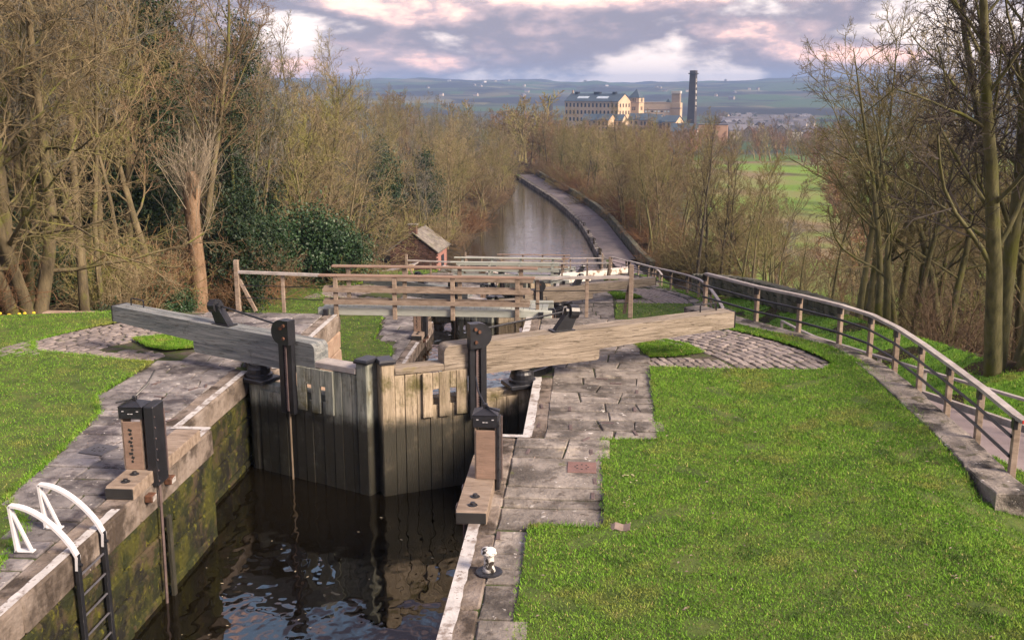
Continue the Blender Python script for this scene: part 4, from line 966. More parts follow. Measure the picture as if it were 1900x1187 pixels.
def railing(label, k, dx, first):
    t = thing('railing', label, 'railing', (dx, k * DY, k * DZ), group='railings along the coping walls')
    tops = []
    for i, (x, y) in enumerate(POSTS):
        if i < first: continue
        x2, y2 = POSTS[min(i + 1, 9)]; x1, y1 = POSTS[max(i - 1, 0)]; an = math.atan2(y2 - y1, x2 - x1)
        p = link('post', POST_M, None, t, (x + 0.06, y + 0.02, 0.30), an)
        MB().cbox((0, 0.03, 0.47), (0.10, 0.06, 0.16), 0.004).build('strap', 'iron', p)
        tops.append((x + 0.06, y + 0.02))
    pts = [Vector((a, b, 0.86)) for a, b in tops]
    if first == 0: pts = [Vector((tops[0][0] + 0.02, tops[0][1] - 0.22, 0.86))] + pts
    for a, b in zip(pts[:-1], pts[1:]): MB().bar([a, b], 0.12, 0.055, (b - a).cross(Vector((0, 0, 1)))).build('top_rail', 'wood_rail', t)
    if first == 0: MB().cbox((0, 0, 0), (0.10, 0.012, 0.05), 0.003).build('end_mark', 'red_paint', t, tuple(pts[0] + Vector((0, -0.008, 0))))
    for z in (0.30, 0.58):
        pp = [Vector((a - 0.055, b, z)) for a, b in tops]
        MB().tube(pp, 0.025, 8).build('pipe_rail', 'iron', t)
railing('curved timber railing with black pipe rails right of the lawn', 0, 0, 0)
railing('timber railing beside the second lock, partly behind the nearest beam end', 1, -0.9, 0)
railing('farthest timber railing, beside the third lock and the towpath', 2, -1.2, 3)

# ------------------------------------------------------------------ path, kerbs, low fence, boundary walls
def ribbon(pts, w0, w1, dz, name, mat, n_per=4):
    v = []; f = []; P = [Vector(p) for p in pts]; dens = []
    for i in range(len(P) - 1):
        for q in range(n_per): dens.append(P[i].lerp(P[i + 1], q / n_per))
    dens.append(P[-1])
    for i, p in enumerate(dens):
        d = (dens[min(i + 1, len(dens) - 1)] - dens[max(i - 1, 0)]); nn = Vector((d.y, -d.x, 0)).normalized()
        v += [tuple(p + nn * w0 + Vector((0, 0, dz))), tuple(p + nn * w1 + Vector((0, 0, dz)))]
        if i: k = len(v); f.append((k - 4, k - 3, k - 1, k - 2))
    return tag(MB().add(v, f).build(name, mat), kind='structure')
ribbon(PATH[:12], -0.85, 0.85, 0.02, 'path', 'tarmac')
ribbon([p for p in PATH[11:] if p[1] < 180], -1.15, 1.35, 0.02, 'towpath', 'towpath')
ribbon([(float(canal_r(y)) + 0.62, y, -9.042) for y in range(74, 180, 6)], -0.5, 0.15, 0.0, 'verge', 'turf')
def verge():
    ys = np.arange(14, 58, 0.5); n = 9; V = []
    for y in ys:
        px = float(path_x(y)); w = float(np.interp(y, [14, 30, 40, 48, 58], [1.6, 2.8, 2.6, 2.2, 0.8]))
        for i in range(n): x = px + 0.86 + w * i / (n - 1); V.append((x, y, hz(x, y) + 0.03))
    V = np.array(V); i = (np.arange(len(ys) - 1)[:, None] * n + np.arange(n - 1)[None, :]).ravel()
    tag(link('verge', np_mesh('verge', V, np.stack([i, i + 1, i + n + 1, i + n], -1), True), 'blade'), kind='structure')
    m = 40000; y = NR.uniform(14, 58, m); t = NR.random(m); w = np.interp(y, [14, 30, 40, 48, 58], [1.6, 2.8, 2.6, 2.2, 0.8]); x = path_x(y) + 0.9 + w * t; z = height(x, y) + 0.02
    B = np.column_stack([x, y, z]); an = NR.uniform(0, 6.28, m); sx = np.column_stack([np.cos(an), np.sin(an), np.zeros(m)]) * 0.012; tip = B + np.column_stack([NR.normal(0, 0.03, m), NR.normal(0, 0.03, m), 0.04 + 0.04 * NR.random(m)])
    tag(link('grass', np_mesh('grass', np.stack([B - sx, B + sx, tip], 1).reshape(-1, 3), np.arange(m * 3).reshape(-1, 3)), 'blade'), 'grass verge beyond the path on the right', 'grass', kind='stuff')
verge()
def low_fence():
    t = thing('low_fence', 'low timber fence along the far side of the path on the right', 'fence')
    ys = [16.2, 18.6, 21.0, 23.4, 25.8, 28.2, 30.6, 33.0, 35.4]; prev = None
    for y in ys:
        x = float(path_x(y)) + 1.05; z = float(path_z(y))
        MB().cbox((0, 0, 0), (0.09, 0.09, 0.75), 0.008).build('post', 'wood_rail', t, (x, y, z + 0.27))
        if prev:
            a = Vector(prev)
            for zz, hh in ((0.62, 0.05), (0.06, 0.14)):
                MB().bar([a + Vector((0, 0, zz)), Vector((x, y, z + zz))], 0.10, hh, (1, 0.1, 0)).build('rail', 'wood_rail', t)
        prev = (x, y, z)
low_fence()
def rubble_wall(label, pts, hgt, th, mat, cop=True, ln=(0.5, 0.9), course=0.22):
    t = thing('boundary_wall', label, 'wall')
    for (x0, y0, z0), (x1, y1, z1) in zip(pts[:-1], pts[1:]):
        L = math.hypot(x1 - x0, y1 - y0); an = math.atan2(y1 - y0, x1 - x0); r = 0; zz = -0.5
        while zz < hgt:
            s = -0.3 if r % 2 else 0.0
            while s < L:
                l = RN.uniform(*ln); a, b = max(0, s), min(L, s + l)
                if b - a > 0.1:
                    m = (a + b) / 2 / L
                    MB().cbox((0, 0, 0), (b - a - 0.01, th + RN.uniform(-0.03, 0.03), course - 0.01), 0.02, jit=0.012).build('wall_stone', mat, t, (x0 + (x1 - x0) * m, y0 + (y1 - y0) * m, z0 + (z1 - z0) * m + zz + course / 2), an)
                s += l
            zz += course; r += 1
        s = 0.0
        while s < L:
            l = RN.uniform(0.5, 0.8); b = min(L, s + l); m = (s + b) / 2 / L
            MB().cbox((0, 0, 0), (b - s - 0.01, th + 0.10, 0.16), 0.05, jit=0.012).build('capping_stone', mat, t, (x0 + (x1 - x0) * m, y0 + (y1 - y0) * m, z0 + (z1 - z0) * m + zz + 0.08), an); s = b
rubble_wall('dark mossy stone boundary wall beyond the path on the right', [(9.2, 36.6, -2.75), (8.95, 37.8, -2.85), (8.75, 40.4, -3.1), (8.3, 42.4, -3.3), (7.55, 48.6, -4.0), (6.6, 51.4, -4.4), (5.9, 55.6, -5.1)], 0.28, 0.45, 'moss_stone', course=0.26, ln=(0.6, 1.2))
rubble_wall('dark mossy wall along the right side of the far towpath', [(float(path_x(y)) + 1.75, y, float(path_z(y)) - 0.1) for y in (80, 87, 94, 100, 106, 112, 118, 124, 131, 138, 146, 155, 165, 175)], 0.75, 0.4, 'moss_stone', ln=(1.2, 2.2), course=0.42)
def canal_edge():
    t = thing('canal_kerb', 'stone kerb between the towpath and the canal water', 'kerb')
    y = 72.0
    while y < 170:
        l = RN.uniform(1.0, 1.7); x0, x1 = float(canal_r(y)), float(canal_r(y + l)); an = math.atan2(l, x1 - x0)
        MB().cbox((0, 0, 0), (math.hypot(l, x1 - x0) - 0.03, 0.5, 1.0), 0.04, jit=0.02).build('kerb_stone', 'old_stone', t, ((x0 + x1) / 2 + 0.2, y + l / 2, -9.46), an); y += l
canal_edge()

# ------------------------------------------------------------------ bare trees
def nrmz(v): return v / np.maximum(np.linalg.norm(v, axis=-1, keepdims=True), 1e-9)
def perp(T):
    ref = np.where(np.abs(T[..., 2:3]) < 0.9, np.array([0.0, 0.0, 1.0]), np.array([1.0, 0.0, 0.0])); A = nrmz(np.cross(T, ref)); return A, np.cross(T, A)
def walk(rng, P0, D, L, k, wig, up):
    """polylines of k segments from P0 along D, bending by wig and towards the sky by up"""
    M = len(P0); P = np.zeros((M, k + 1, 3)); P[:, 0] = P0; d = D.copy(); st = (L / k)[:, None]
    for j in range(k):
        d = nrmz(d + rng.normal(0, wig, (M, 3)) + np.array([0, 0, 1.0]) * up); P[:, j + 1] = P[:, j] + d * st
    return P
def branch(rng, P, R, m, t0, t1, ang, ratio, k, wig, up, rr, rmin, shape=0.55):
    N, K, _ = P.shape; M = N * m
    t = (t0 + (t1 - t0) * (np.arange(m)[None, :] + rng.random((N, m))) / m).reshape(-1); pi = np.repeat(np.arange(N), m)
    f = t * (K - 1); i = np.clip(f.astype(int), 0, K - 2); u = (f - i)[:, None]
    P0 = P[pi, i] * (1 - u) + P[pi, i + 1] * u; T = nrmz(P[pi, i + 1] - P[pi, i]); r = R[pi, i] * (1 - u[:, 0]) + R[pi, i + 1] * u[:, 0]
    plen = np.linalg.norm(np.diff(P, axis=1), axis=-1).sum(1)[pi]
    A, B = perp(T); az = rng.uniform(0, 2 * np.pi, M) if m < 4 else (np.tile(np.arange(m), N) * 2.39996 + np.repeat(rng.uniform(0, 6.28, N), m) + rng.normal(0, 0.4, M))
    a = np.radians(rng.normal(ang, ang * 0.22, M))
    D = T * np.cos(a)[:, None] + (A * np.cos(az)[:, None] + B * np.sin(az)[:, None]) * np.sin(a)[:, None]
    tt = (t - t0) / max(1e-6, t1 - t0)
    L = plen * ratio * (1 - shape * tt) * rng.uniform(0.65, 1.2, M)
    Q = walk(rng, P0, D, L, k, wig, up); r0 = np.maximum(r * rr, rmin)
    Rr = r0[:, None] * np.linspace(1, 0.35, k + 1)[None, :]; return Q, np.maximum(Rr, rmin * 0.45)
def tubes(P, R, s):
    M, K, _ = P.shape; T = nrmz(np.gradient(P, axis=1)); A, B = perp(T); an = np.arange(s) * 2 * np.pi / s
    V = P[:, :, None, :] + R[:, :, None, None] * (A[:, :, None, :] * np.cos(an)[None, None, :, None] + B[:, :, None, :] * np.sin(an)[None, None, :, None])
    base = (np.arange(M) * K * s)[:, None, None] + (np.arange(K - 1) * s)[None, :, None]; a = np.arange(s)[None, None, :]; b = (np.arange(s)[None, None, :] + 1) % s
    Q = np.stack([base + a, base + b, base + s + b, base + s + a], -1).reshape(-1, 4); return V.reshape(-1, 3), Q
def fuse(parts):
    V, Q, k = [], [], 0
    for v, q in parts: V.append(v); Q.append(q + k); k += len(v)
    return np.concatenate(V), np.concatenate(Q)
def leaves(rng, C, n, spread, size):
    P = C[rng.integers(0, len(C), n)] + rng.normal(0, 1, (n, 3)) * spread; N = nrmz(rng.normal(0, 1, (n, 3)) + np.array([0, 0, 0.5])); A, B = perp(N)
    an = rng.uniform(0, 6.28, n)[:, None]; U = A * np.cos(an) + B * np.sin(an); W = np.cross(N, U); s = (size * rng.uniform(0.6, 1.4, n))[:, None]
    return np.stack([P - U * s, P - W * s * 0.55, P + U * s, P + W * s * 0.55], 1).reshape(-1, 3), np.arange(n * 4).reshape(-1, 4)
def make_tree(seed, h, stems=1, spread=0.0, r0=0.16, limbs=14, t0=0.3, ang=42, ratio=0.42, up=0.10, n2=8, n3=7, n4=5, tw=0.0065, wig=0.10, droop=0.0, lean=(0, 0), ivy=0, twig_len=0.42):
    rng = np.random.default_rng(seed)
    an = rng.uniform(0, 6.28, stems) if stems > 1 else np.zeros(1)
    D = np.stack([np.cos(an) * spread + lean[0], np.sin(an) * spread + lean[1], np.ones(stems)], -1); D = nrmz(D + rng.normal(0, 0.03, D.shape))
    P0 = np.stack([np.cos(an) * r0 * 1.1 * (stems > 1), np.sin(an) * r0 * 1.1 * (stems > 1), np.full(stems, -0.4)], -1)
    k = 10; P = walk(rng, P0, D, h * rng.uniform(0.82, 1.05, stems), k, wig * 0.6, 0.03 + 0.05 * (stems > 1))
    R = r0 * rng.uniform(0.75, 1.1, stems)[:, None] * (np.array([1.35] + list(np.linspace(1, 0.12, k)))[None, :])
    P1, R1 = branch(rng, P, R, limbs, t0, 0.98, ang, ratio, 6, wig, up, 0.40, 0.020)
    P2, R2 = branch(rng, P1, R1, n2, 0.18, 1.0, 42, 0.48, 4, wig * 1.2, up * 0.8 - droop * 0.5, 0.5, 0.013)
    P3, R3 = branch(rng, P2, R2, n3, 0.15, 1.0, 42, 0.55, 3, wig * 1.4, up * 0.6 - droop, 0.55, tw * 1.35)
    P4, R4 = branch(rng, P3, R3, n4, 0.15, 1.0, 38, twig_len * 1.6, 2, wig * 1.5, up * 0.7 - droop, 0.8, tw)
    trunk = fuse([tubes(P, R, 8), tubes(P1, R1, 5)])
    crown = fuse([tubes(P2, R2, 3), tubes(P3, R3, 3), tubes(P4, R4, 3)])
    tm = np_mesh('trunk', *trunk, True); cm = np_mesh('crown', *crown, False); im = None
    if ivy: 
        C = np.concatenate([P[:, 1:8].reshape(-1, 3) + np.array([0, 0, 0.2]), (P[:, 1:7] * 0.5 + P[:, 2:8] * 0.5).reshape(-1, 3), P1[:, :3].reshape(-1, 3)]); im = np_mesh('ivy', *leaves(rng, C, ivy, 0.36, 0.055))
    return tm, cm, im
def make_brush(seed, h, w, stems, tw=0.007, n2=6, n3=5, lean=0.5):
    rng = np.random.default_rng(seed); an = rng.uniform(0, 6.28, stems); rr = w * np.sqrt(rng.random(stems)) * 0.6
    P0 = np.stack([np.cos(an) * rr, np.sin(an) * rr, np.full(stems, -0.15)], -1); D = nrmz(np.stack([np.cos(an) * lean, np.sin(an) * lean, np.ones(stems)], -1) + rng.normal(0, 0.25, (stems, 3)))
    P = walk(rng, P0, D, h * rng.uniform(0.5, 1.15, stems), 6, 0.13, -0.03); R = np.full((stems, 7), 0.018) * np.linspace(1, 0.4, 7)[None, :]
    P2, R2 = branch(rng, P, R, n2, 0.15, 1.0, 45, 0.45, 3, 0.2, 0.02, 0.6, tw * 1.3); P3, R3 = branch(rng, P2, R2, n3, 0.2, 1.0, 45, 0.6, 2, 0.25, 0.0, 0.8, tw)
    return np_mesh('stems', *fuse([tubes(P, R, 3), tubes(P2, R2, 3), tubes(P3, R3, 3)]))
def make_bush(seed, h, w, n, size):
    rng = np.random.default_rng(seed); m = 46; u = nrmz(rng.normal(0, 1, (m, 3))) * (rng.random((m, 1)) ** 0.4); C = u * np.array([w, w, h * 0.5]) * 0.85 + np.array([0, 0, h * 0.5])
    v, q = leaves(rng, C, n, 0.20 * w * 0.8, size); v[:, 2] = np.maximum(v[:, 2], 0.0); return np_mesh('foliage', v, q)
def make_far(seed, h, w, n, tw, up=0.15):
    """a crown for trees hundreds of metres off: short stout trunk, fans of branches"""
    rng = np.random.default_rng(seed); P = walk(rng, np.array([[0, 0, -0.5]]), np.array([[0.03, 0, 1.0]]), np.array([h * 0.85]), 8, 0.06, 0.05); R = 0.22 * np.linspace(1.2, 0.2, 9)[None, :]
    P1, R1 = branch(rng, P, R, n, 0.15, 0.97, 48, w / h * 1.05, 4, 0.12, up, 0.5, 0.05); P2, R2 = branch(rng, P1, R1, 9, 0.15, 1, 45, 0.5, 3, 0.15, up * 0.7, 0.6, tw * 1.5)
    P3, R3 = branch(rng, P2, R2, 8, 0.15, 1, 42, 0.55, 2, 0.2, up * 0.5, 0.7, tw)
    return np_mesh('far_tree', *fuse([tubes(P, R, 5), tubes(P1, R1, 3), tubes(P2, R2, 3), tubes(P3, R3, 3)]))

def dress(o, mat):
    o.material_slots[0].link = 'OBJECT'; o.material_slots[0].material = MATS[mat]
LINE_K = [-.42, -.385, -.36, -.3, -.238, -.206, -.154, -.102, -.05, 0, .08, .185, .21, .238, .29, .34]
LINE_E = [.25, .14, .072, .060, .048, .026, .006, -.008, -.025, -.033, -.036, -.014, .015, .034, .062, .14]
def tree_cap(x, y, z): return max(0.35, (5.2 + float(np.interp(x / y, LINE_K, LINE_E)) * y - z) / 12.2)
def plant_tree(proto, x, y, label, bark, twig, s=1.0, rz=None, group=None, name='bare_tree', z=None, sz=None):
    rz = RN.uniform(0, 6.28) if rz is None else rz
    if proto is not BIG_R and proto is not BIG_L: s = min(s, tree_cap(x, y, hz(x, y)) * RN.uniform(0.92, 1.16))
    t = thing(name, label, 'tree', (x, y, (hz(x, y) if z is None else z) - 0.05), rz, group); t.scale = (s, s, s * (sz or RN.uniform(0.92, 1.08)))
    for nm, me, mt in (('trunk', proto[0], bark), ('crown', proto[1], twig), ('ivy', proto[2], 'leaf_ivy')):
        if me is None: continue
        if not me.materials: me.materials.append(MATS[mt])
        dress(link(nm, me, None, t), mt)
    return t
WOOD = [make_tree(s, 12, r0=0.135, limbs=16, t0=0.30, ang=40, ratio=0.36, up=0.10, n2=8, n3=6, n4=5, tw=0.006) for s in (1, 2, 3)]
SLIM = [make_tree(s, 12, r0=0.10, limbs=12, t0=0.42, ang=33, ratio=0.30, up=0.14, n2=7, n3=6, n4=4) for s in (4, 5)]
WIDE = [make_tree(s, 11, stems=2, spread=0.22, r0=0.16, limbs=11, t0=0.25, ang=52, ratio=0.52, up=0.07, n2=8, n3=7, n4=4, wig=0.14) for s in (6, 7)]
IVY = [make_tree(8, 12, r0=0.17, limbs=13, t0=0.3, ang=40, ratio=0.34, up=0.1, n2=6, n3=5, n4=4, ivy=9000)]
BIG_R = make_tree(21, 15.0, stems=6, spread=0.30, r0=0.195, limbs=14, t0=0.28, ang=38, ratio=0.34, up=0.07, n2=8, n3=7, n4=4, tw=0.008, wig=0.12)
BIG_L = make_tree(31, 13, stems=5, spread=0.14, r0=0.17, limbs=16, t0=0.16, ang=60, ratio=0.34, up=0.0, n2=8, n3=7, n4=4, tw=0.006, wig=0.15, droop=0.03)
BRUSH = [make_brush(41, 2.6, 1.6, 60), make_brush(42, 2.0, 1.8, 70, lean=0.9), make_brush(43, 3.6, 1.4, 45, n2=7)]
BUSH = [make_bush(51, 2.6, 1.7, 11000, 0.048), make_bush(52, 4.5, 1.6, 12000, 0.055)]
FAR = [make_far(61, 12, 5.5, 13, 0.03), make_far(62, 11, 6.0, 13, 0.032), make_far(63, 13, 5.0, 12, 0.03, 0.2)]

# prominent trees, one by one
def ordinal(i): return '%d%s' % (i, 'th' if 10 < i % 100 < 14 else {1: 'st', 2: 'nd', 3: 'rd'}.get(i % 10, 'th'))
def stand(): 
    plant_tree(BIG_R, 9.75, 24.4, 'tall many-stemmed bare tree at the far right, behind the railing', 'bark_olive', 'twig_dark', 1.0, 0.6, z=-2.2)
    plant_tree(WIDE[0], 9.9, 34.0, 'olive bare tree with spreading crown just beyond the curved railing', 'bark_olive', 'twig_olive', 0.80, 1.0)
    plant_tree(WOOD[1], 11.2, 37.0, 'straight olive-trunked tree behind the low path fence', 'bark_olive', 'twig_olive', 0.78, 2.0)
    for i, (x, y, s, tp) in enumerate([(9.7, 36.6, 0.86, 'with pale moss'), (10.6, 38.4, 0.95, 'with a dark crown'), (11.2, 35.2, 0.92, 'with a straight bole'), (12.4, 40.6, 1.0, 'with drooping twigs'), (12.9, 36.4, 1.05, 'with the tallest crown'), (14.6, 34.0, 1.1, 'nearest the big stems'), (13.8, 31.0, 0.9, 'behind the path fence end')]):
        plant_tree((WOOD + WIDE)[i % 5], x, y, 'olive tree %s, %s of the group behind the railing curve' % (tp, ordinal(i + 1)), 'bark_olive', ('twig_olive', 'twig_tan')[i % 2], s, i * 0.9, group='group behind the railing curve')
    plant_tree(BIG_L, -14.2, 24.3, 'clump of mossy trunks at the left frame edge, leaning over the lawn', 'bark_warm', 'twig_tan', 1.0, 0.3)
    plant_tree(WOOD[0], -13.9, 26.8, 'tall warm-brown trunk rising behind the left balance beam end', 'bark_warm', 'twig_tan', 1.0, 1.2)
    plant_tree(SLIM[0], -14.2, 30.5, 'slim pale trunk between the clump and the pollard on the left', 'bark_warm', 'twig_tan', 1.0, 0.0)
    plant_tree(IVY[0], -14.6, 42.0, 'ivy-clad tree with dark green trunk in the left wood', 'bark_warm', 'twig_olive', 1.0, 0.4)
    plant_tree(WIDE[1], -13.2, 47.6, 'forked yellow-green tree behind the left fence of the footbridge', 'bark_warm', 'twig_tan', 0.95, 2.2)
    plant_tree(WIDE[0], -17.2, 58.0, 'low spreading yellowish tree beside the brick hut', 'bark_warm', 'twig_tan', 0.95, 4.0)
    plant_tree(WOOD[2], -12.2, 88.0, 'leaning pale-footed tree at the left edge of the canal', 'bark_warm', 'twig_tan', 0.8, 3.0)
    for i, (x, y, s) in enumerate([(7.5, 70, 0.80), (8.3, 71, 0.88), (9.2, 70.5, 0.82), (10.0, 72, 0.78)]):
        plant_tree(WOOD[i % 3], x, y, ('dark upright tree in front of the meadow, %s of the four from the towpath' % ('first', 'second', 'third', 'fourth')[i]), 'bark_dark', 'twig_olive', s, i * 1.3)
stand()
def pollard():
    x, y = -13.7, 34.6
    t = thing('pollard_tree', 'stout brown pollard trunk with a brush of upright shoots', 'tree', (x, y, hz(x, y) - 0.1)); rng = np.random.default_rng(77)
    m = MB().tube([(0, 0, -0.3), (0.03, 0, 0.8), (0.05, 0.02, 1.8), (0.02, 0.02, 3.0), (-0.03, 0.0, 4.0), (0.02, 0.0, 4.8), (0.05, 0, 5.2), (0.02, 0.03, 5.45)], [0.40, 0.30, 0.27, 0.24, 0.25, 0.30, 0.27, 0.15], 14); m.build('trunk', 'bark_pollard', t, smooth=True)
    n = 95; an = rng.uniform(0, 6.28, n); z = np.where(rng.random(n) < 0.86, rng.uniform(4.5, 5.3, n), rng.uniform(2.6, 4.6, n)); P0 = np.stack([np.cos(an) * 0.28, np.sin(an) * 0.28, z], -1)
    D = nrmz(np.stack([np.cos(an) * 0.55, np.sin(an) * 0.55, np.ones(n) * 1.0], -1) + rng.normal(0, 0.12, (n, 3))); P = walk(rng, P0, D, rng.uniform(0.8, 2.4, n), 5, 0.08, 0.12); R = 0.014 * np.linspace(1, 0.4, 6)[None, :].repeat(n, 0)
    P2, R2 = branch(rng, P, R, 5, 0.3, 1, 35, 0.4, 2, 0.1, 0.05, 0.7, 0.006)
    o = link('shoots', np_mesh('shoots', *fuse([tubes(P, R, 3), tubes(P2, R2, 3)])), 'shoot_pale', t)
material('bark_pollard', [(0.12, 0.075, 0.045), (0.22, 0.145, 0.09), (0.27, 0.19, 0.13)], 5, 0.95, 0.6, 18, stretch=(1, 1, 0.4))
material('shoot_pale', [(0.26, 0.22, 0.16), (0.34, 0.29, 0.22)], 1, 0.9)
pollard()
# the woods
def too_near(x, y, pts, d): return any((x - a) ** 2 + (y - b) ** 2 < d * d for a, b in pts)
def ordinal(i): return '%d%s' % (i, 'th' if 10 < i % 100 < 14 else {1: 'st', 2: 'nd', 3: 'rd'}.get(i % 10, 'th'))
def wood(n, fx, y0, y1, sp, protos, label, group, barks, twigs, s0, s1, keep=None):
    pts = []; tries = 0; made = []
    while len(pts) < n and tries < n * 40:
        tries += 1; y = RN.uniform(y0, y1); lo, hi = fx(y); x = RN.uniform(lo, hi)
        if too_near(x, y, pts, sp) or (keep and not keep(x, y)): continue
        pts.append((x, y)); pr = RN.choice(protos); tw = RN.choice(twigs); t = plant_tree(pr, x, y, label, RN.choice(barks), tw, RN.uniform(s0, s1) * (float(np.interp(x / y, [0.2, 0.26, 0.34], [0.72, 0.9, 1.1])) if 10 < x and y < 70 else 1.0), group=group); t['_k'] = x / y
        t['_d'] = ('ivy-clad' if pr in IVY else 'slim' if pr in SLIM else 'forked' if pr in WIDE else 'straight') + ' ' + {'twig_tan': 'tan', 'twig_olive': 'olive', 'twig_brown': 'brown', 'twig_grey': 'grey'}.get(tw, 'bare')
        made.append(t)
    made.sort(key=lambda t: t['_k'])
    for i, t in enumerate(made):
        t['label'] = '%s tree, %s from the left %s' % (t['_d'], ordinal(i + 1), label); del t['_k']; del t['_d']
WT = ('twig_tan', 'twig_tan', 'twig_grey', 'twig_olive', 'twig_brown', 'twig_grey')
wood(64, lambda y: (-29, -14.0), 24, 45, 1.6, WOOD + SLIM + WOOD + WIDE + IVY, 'in the near left wood', 'trees of the near left wood', ('bark_warm', 'bark_olive'), WT, 0.95, 1.25, lambda x, y: not (-0.425 < x / y < -0.36 and y < 36) and x < -14.2 - max(0, y - 40) * 0.0)
wood(48, lambda y: (-36, -12.0), 44, 74, 2.2, WOOD + SLIM + WIDE + IVY, 'in the left wood above the footbridges', 'trees of the middle left wood', ('bark_warm', 'bark_olive'), WT, 1.0, 1.3, lambda x, y: x < -0.262 * y)
wood(48, lambda y: (float(canal_l(y)) - 20, float(canal_l(y)) - 1.2), 77, 150, 2.4, WOOD + SLIM + WIDE, 'on the left canal bank', 'trees on the left canal bank', ('bark_warm', 'bark_olive'), WT, 0.68, 0.9)
wood(26, lambda y: (float(canal_l(y)) - 30, float(canal_l(y)) - 1.0), 150, 235, 3.6, WOOD + WIDE, 'where the canal bends away', 'trees at the canal bend', ('bark_olive',), WT, 0.75, 0.95)
wood(50, lambda y: (10.5, 36), 26, 60, 2.0, WOOD + SLIM + WIDE, 'on the slope behind the right railing', 'trees on the right slope', ('bark_olive', 'bark_olive', 'bark_dark'), ('twig_olive', 'twig_olive', 'twig_tan'), 0.8, 1.1, lambda x, y: x > 9.5 + (60 - y) * 0.02 and not (0.20 < x / y < 0.30 and y > 52) and x / y > 0.225)
wood(60, lambda y: (float(path_x(y)) + 2.8, float(path_x(y)) + 14), 78, 200, 2.2, WOOD + WIDE, 'beside the far towpath', 'trees along the far towpath', ('bark_olive', 'bark_dark'), ('twig_olive', 'twig_brown', 'twig_tan'), 0.75, 1.0, lambda x, y: x < 4.5 + 0.045 * y)
wood(26, lambda y: (20, 75), 66, 170, 4, WOOD + SLIM, 'down in the right-hand valley', 'trees in the right valley', ('bark_dark', 'bark_olive'), ('twig_olive', 'twig_brown'), 0.8, 1.05, lambda x, y: x / y > 0.22)
for i, y in enumerate((112, 119, 126, 132, 138, 144, 150, 156, 163, 170)):
    plant_tree(WIDE[i % 2], float(canal_l(y)) - 0.5, y, 'spreading tree overhanging the canal, %s going away from the hut' % ordinal(i + 1), 'bark_warm', ('twig_tan', 'twig_olive')[i % 2], RN.uniform(0.62, 0.8), group='trees overhanging the canal')
wood(24, lambda y: (float(path_x(y)) + 2.6, float(path_x(y)) + 8.5), 75, 122, 1.7, WOOD + WIDE + SLIM, 'by the near end of the towpath wall', 'trees by the towpath wall', ('bark_olive', 'bark_warm'), ('twig_olive', 'twig_tan', 'twig_brown'), 0.6, 0.85, lambda x, y: x < 1.2 + 0.06 * y)
wood(15, lambda y: (8.5, 18), 54, 86, 2.0, WOOD + WIDE + SLIM, 'between the boundary wall and the meadow', 'trees between wall and meadow', ('bark_olive', 'bark_warm'), ('twig_olive', 'twig_tan'), 0.6, 0.9, lambda x, y: 0.13 < x / y < 0.24)
# undergrowth
def scrub(n, fx, y0, y1, protos, mats, label, group, s0, s1, name='shrub', keep=None):
    for _ in range(n):
        for _t in range(20):
            y = RN.uniform(y0, y1); lo, hi = fx(y); x = RN.uniform(lo, hi)
            if not keep or keep(x, y): break
        else: continue
        me = RN.choice(protos); mt = RN.choice(mats)
        if not me.materials: me.materials.append(MATS[mt])
        o = link(name, me, None, None, (x, y, hz(x, y) - 0.05), RN.uniform(0, 6.28)); s = RN.uniform(s0, s1); o.scale = (s, s, s * RN.uniform(0.8, 1.2)); dress(o, mt); tag(o, label, 'shrub', group)
scrub(44, lambda y: (-19, -13.4), 23.6, 46, BRUSH, ('twig_russet', 'twig_brown', 'twig_tan'), 'leafless brown brushwood at the foot of the near left wood', 'brushwood of the near left wood', 0.6, 1.0, keep=lambda x, y: x < -13.6)
scrub(30, lambda y: (-22, -11.8), 44, 74, BRUSH, ('twig_russet', 'twig_brown', 'twig_olive'), 'leafless brushwood in the left wood beyond the footbridges', 'brushwood of the middle left wood', 0.7, 1.2, keep=lambda x, y: x < -0.235 * y)
scrub(44, lambda y: (float(canal_l(y)) - 12, float(canal_l(y)) - 0.3), 76, 170, BRUSH, ('twig_russet', 'twig_brown', 'twig_tan'), 'brushwood overhanging the left edge of the canal', 'brushwood along the canal', 0.8, 1.3)
scrub(46, lambda y: (10.6, 30), 24, 64, BRUSH, ('twig_brown', 'twig_olive', 'twig_olive'), 'leafless brown brushwood on the slope right of the railing', 'brushwood on the right slope', 0.8, 1.3, keep=lambda x, y: x / y > 0.215 and not (x < 11.6 and y < 27))
scrub(56, lambda y: (float(path_x(y)) + 2.8, float(path_x(y)) + 5.6), 72, 190, BRUSH, ('twig_brown', 'twig_olive', 'twig_russet'), 'brushwood behind the towpath wall', 'brushwood along the towpath wall', 0.8, 1.4)
def bush(proto, x, y, label, s=1.0, sz=1.0, mat='leaf_green', name='evergreen_bush', cat='bush', z=None):
    me = BUSH[proto]
    if not me.materials: me.materials.append(MATS[mat])
    o = link(name, me, None, None, (x, y, (hz(x, y) if z is None else z) - 0.1), RN.uniform(0, 6.28)); o.scale = (s, s, s * sz); dress(o, mat); tag(o, label, cat)
bush(0, -11.4, 45.3, 'glossy evergreen bush behind the left end of the footbridge', 1.15, 1.0, z=DZ)
bush(0, -12.7, 45.0, 'evergreen bush left of the glossy one by the footbridge', 1.45, 1.0, z=DZ)
bush(0, -14.5, 43.6, 'dark evergreen bush at the wood edge left of the footbridge fence', 1.3, 1.0)
bush(0, -13.7, 27.6, 'small dark laurel under the trees behind the left beam', 0.62)
bush(0, -13.8, 31.6, 'laurel beside the pollard, behind the left beam', 0.7)
bush(1, -16.6, 36.0, 'tall dark holly in the near left wood', 1.2, 1.3, 'leaf_ivy', 'holly_tree', 'tree')
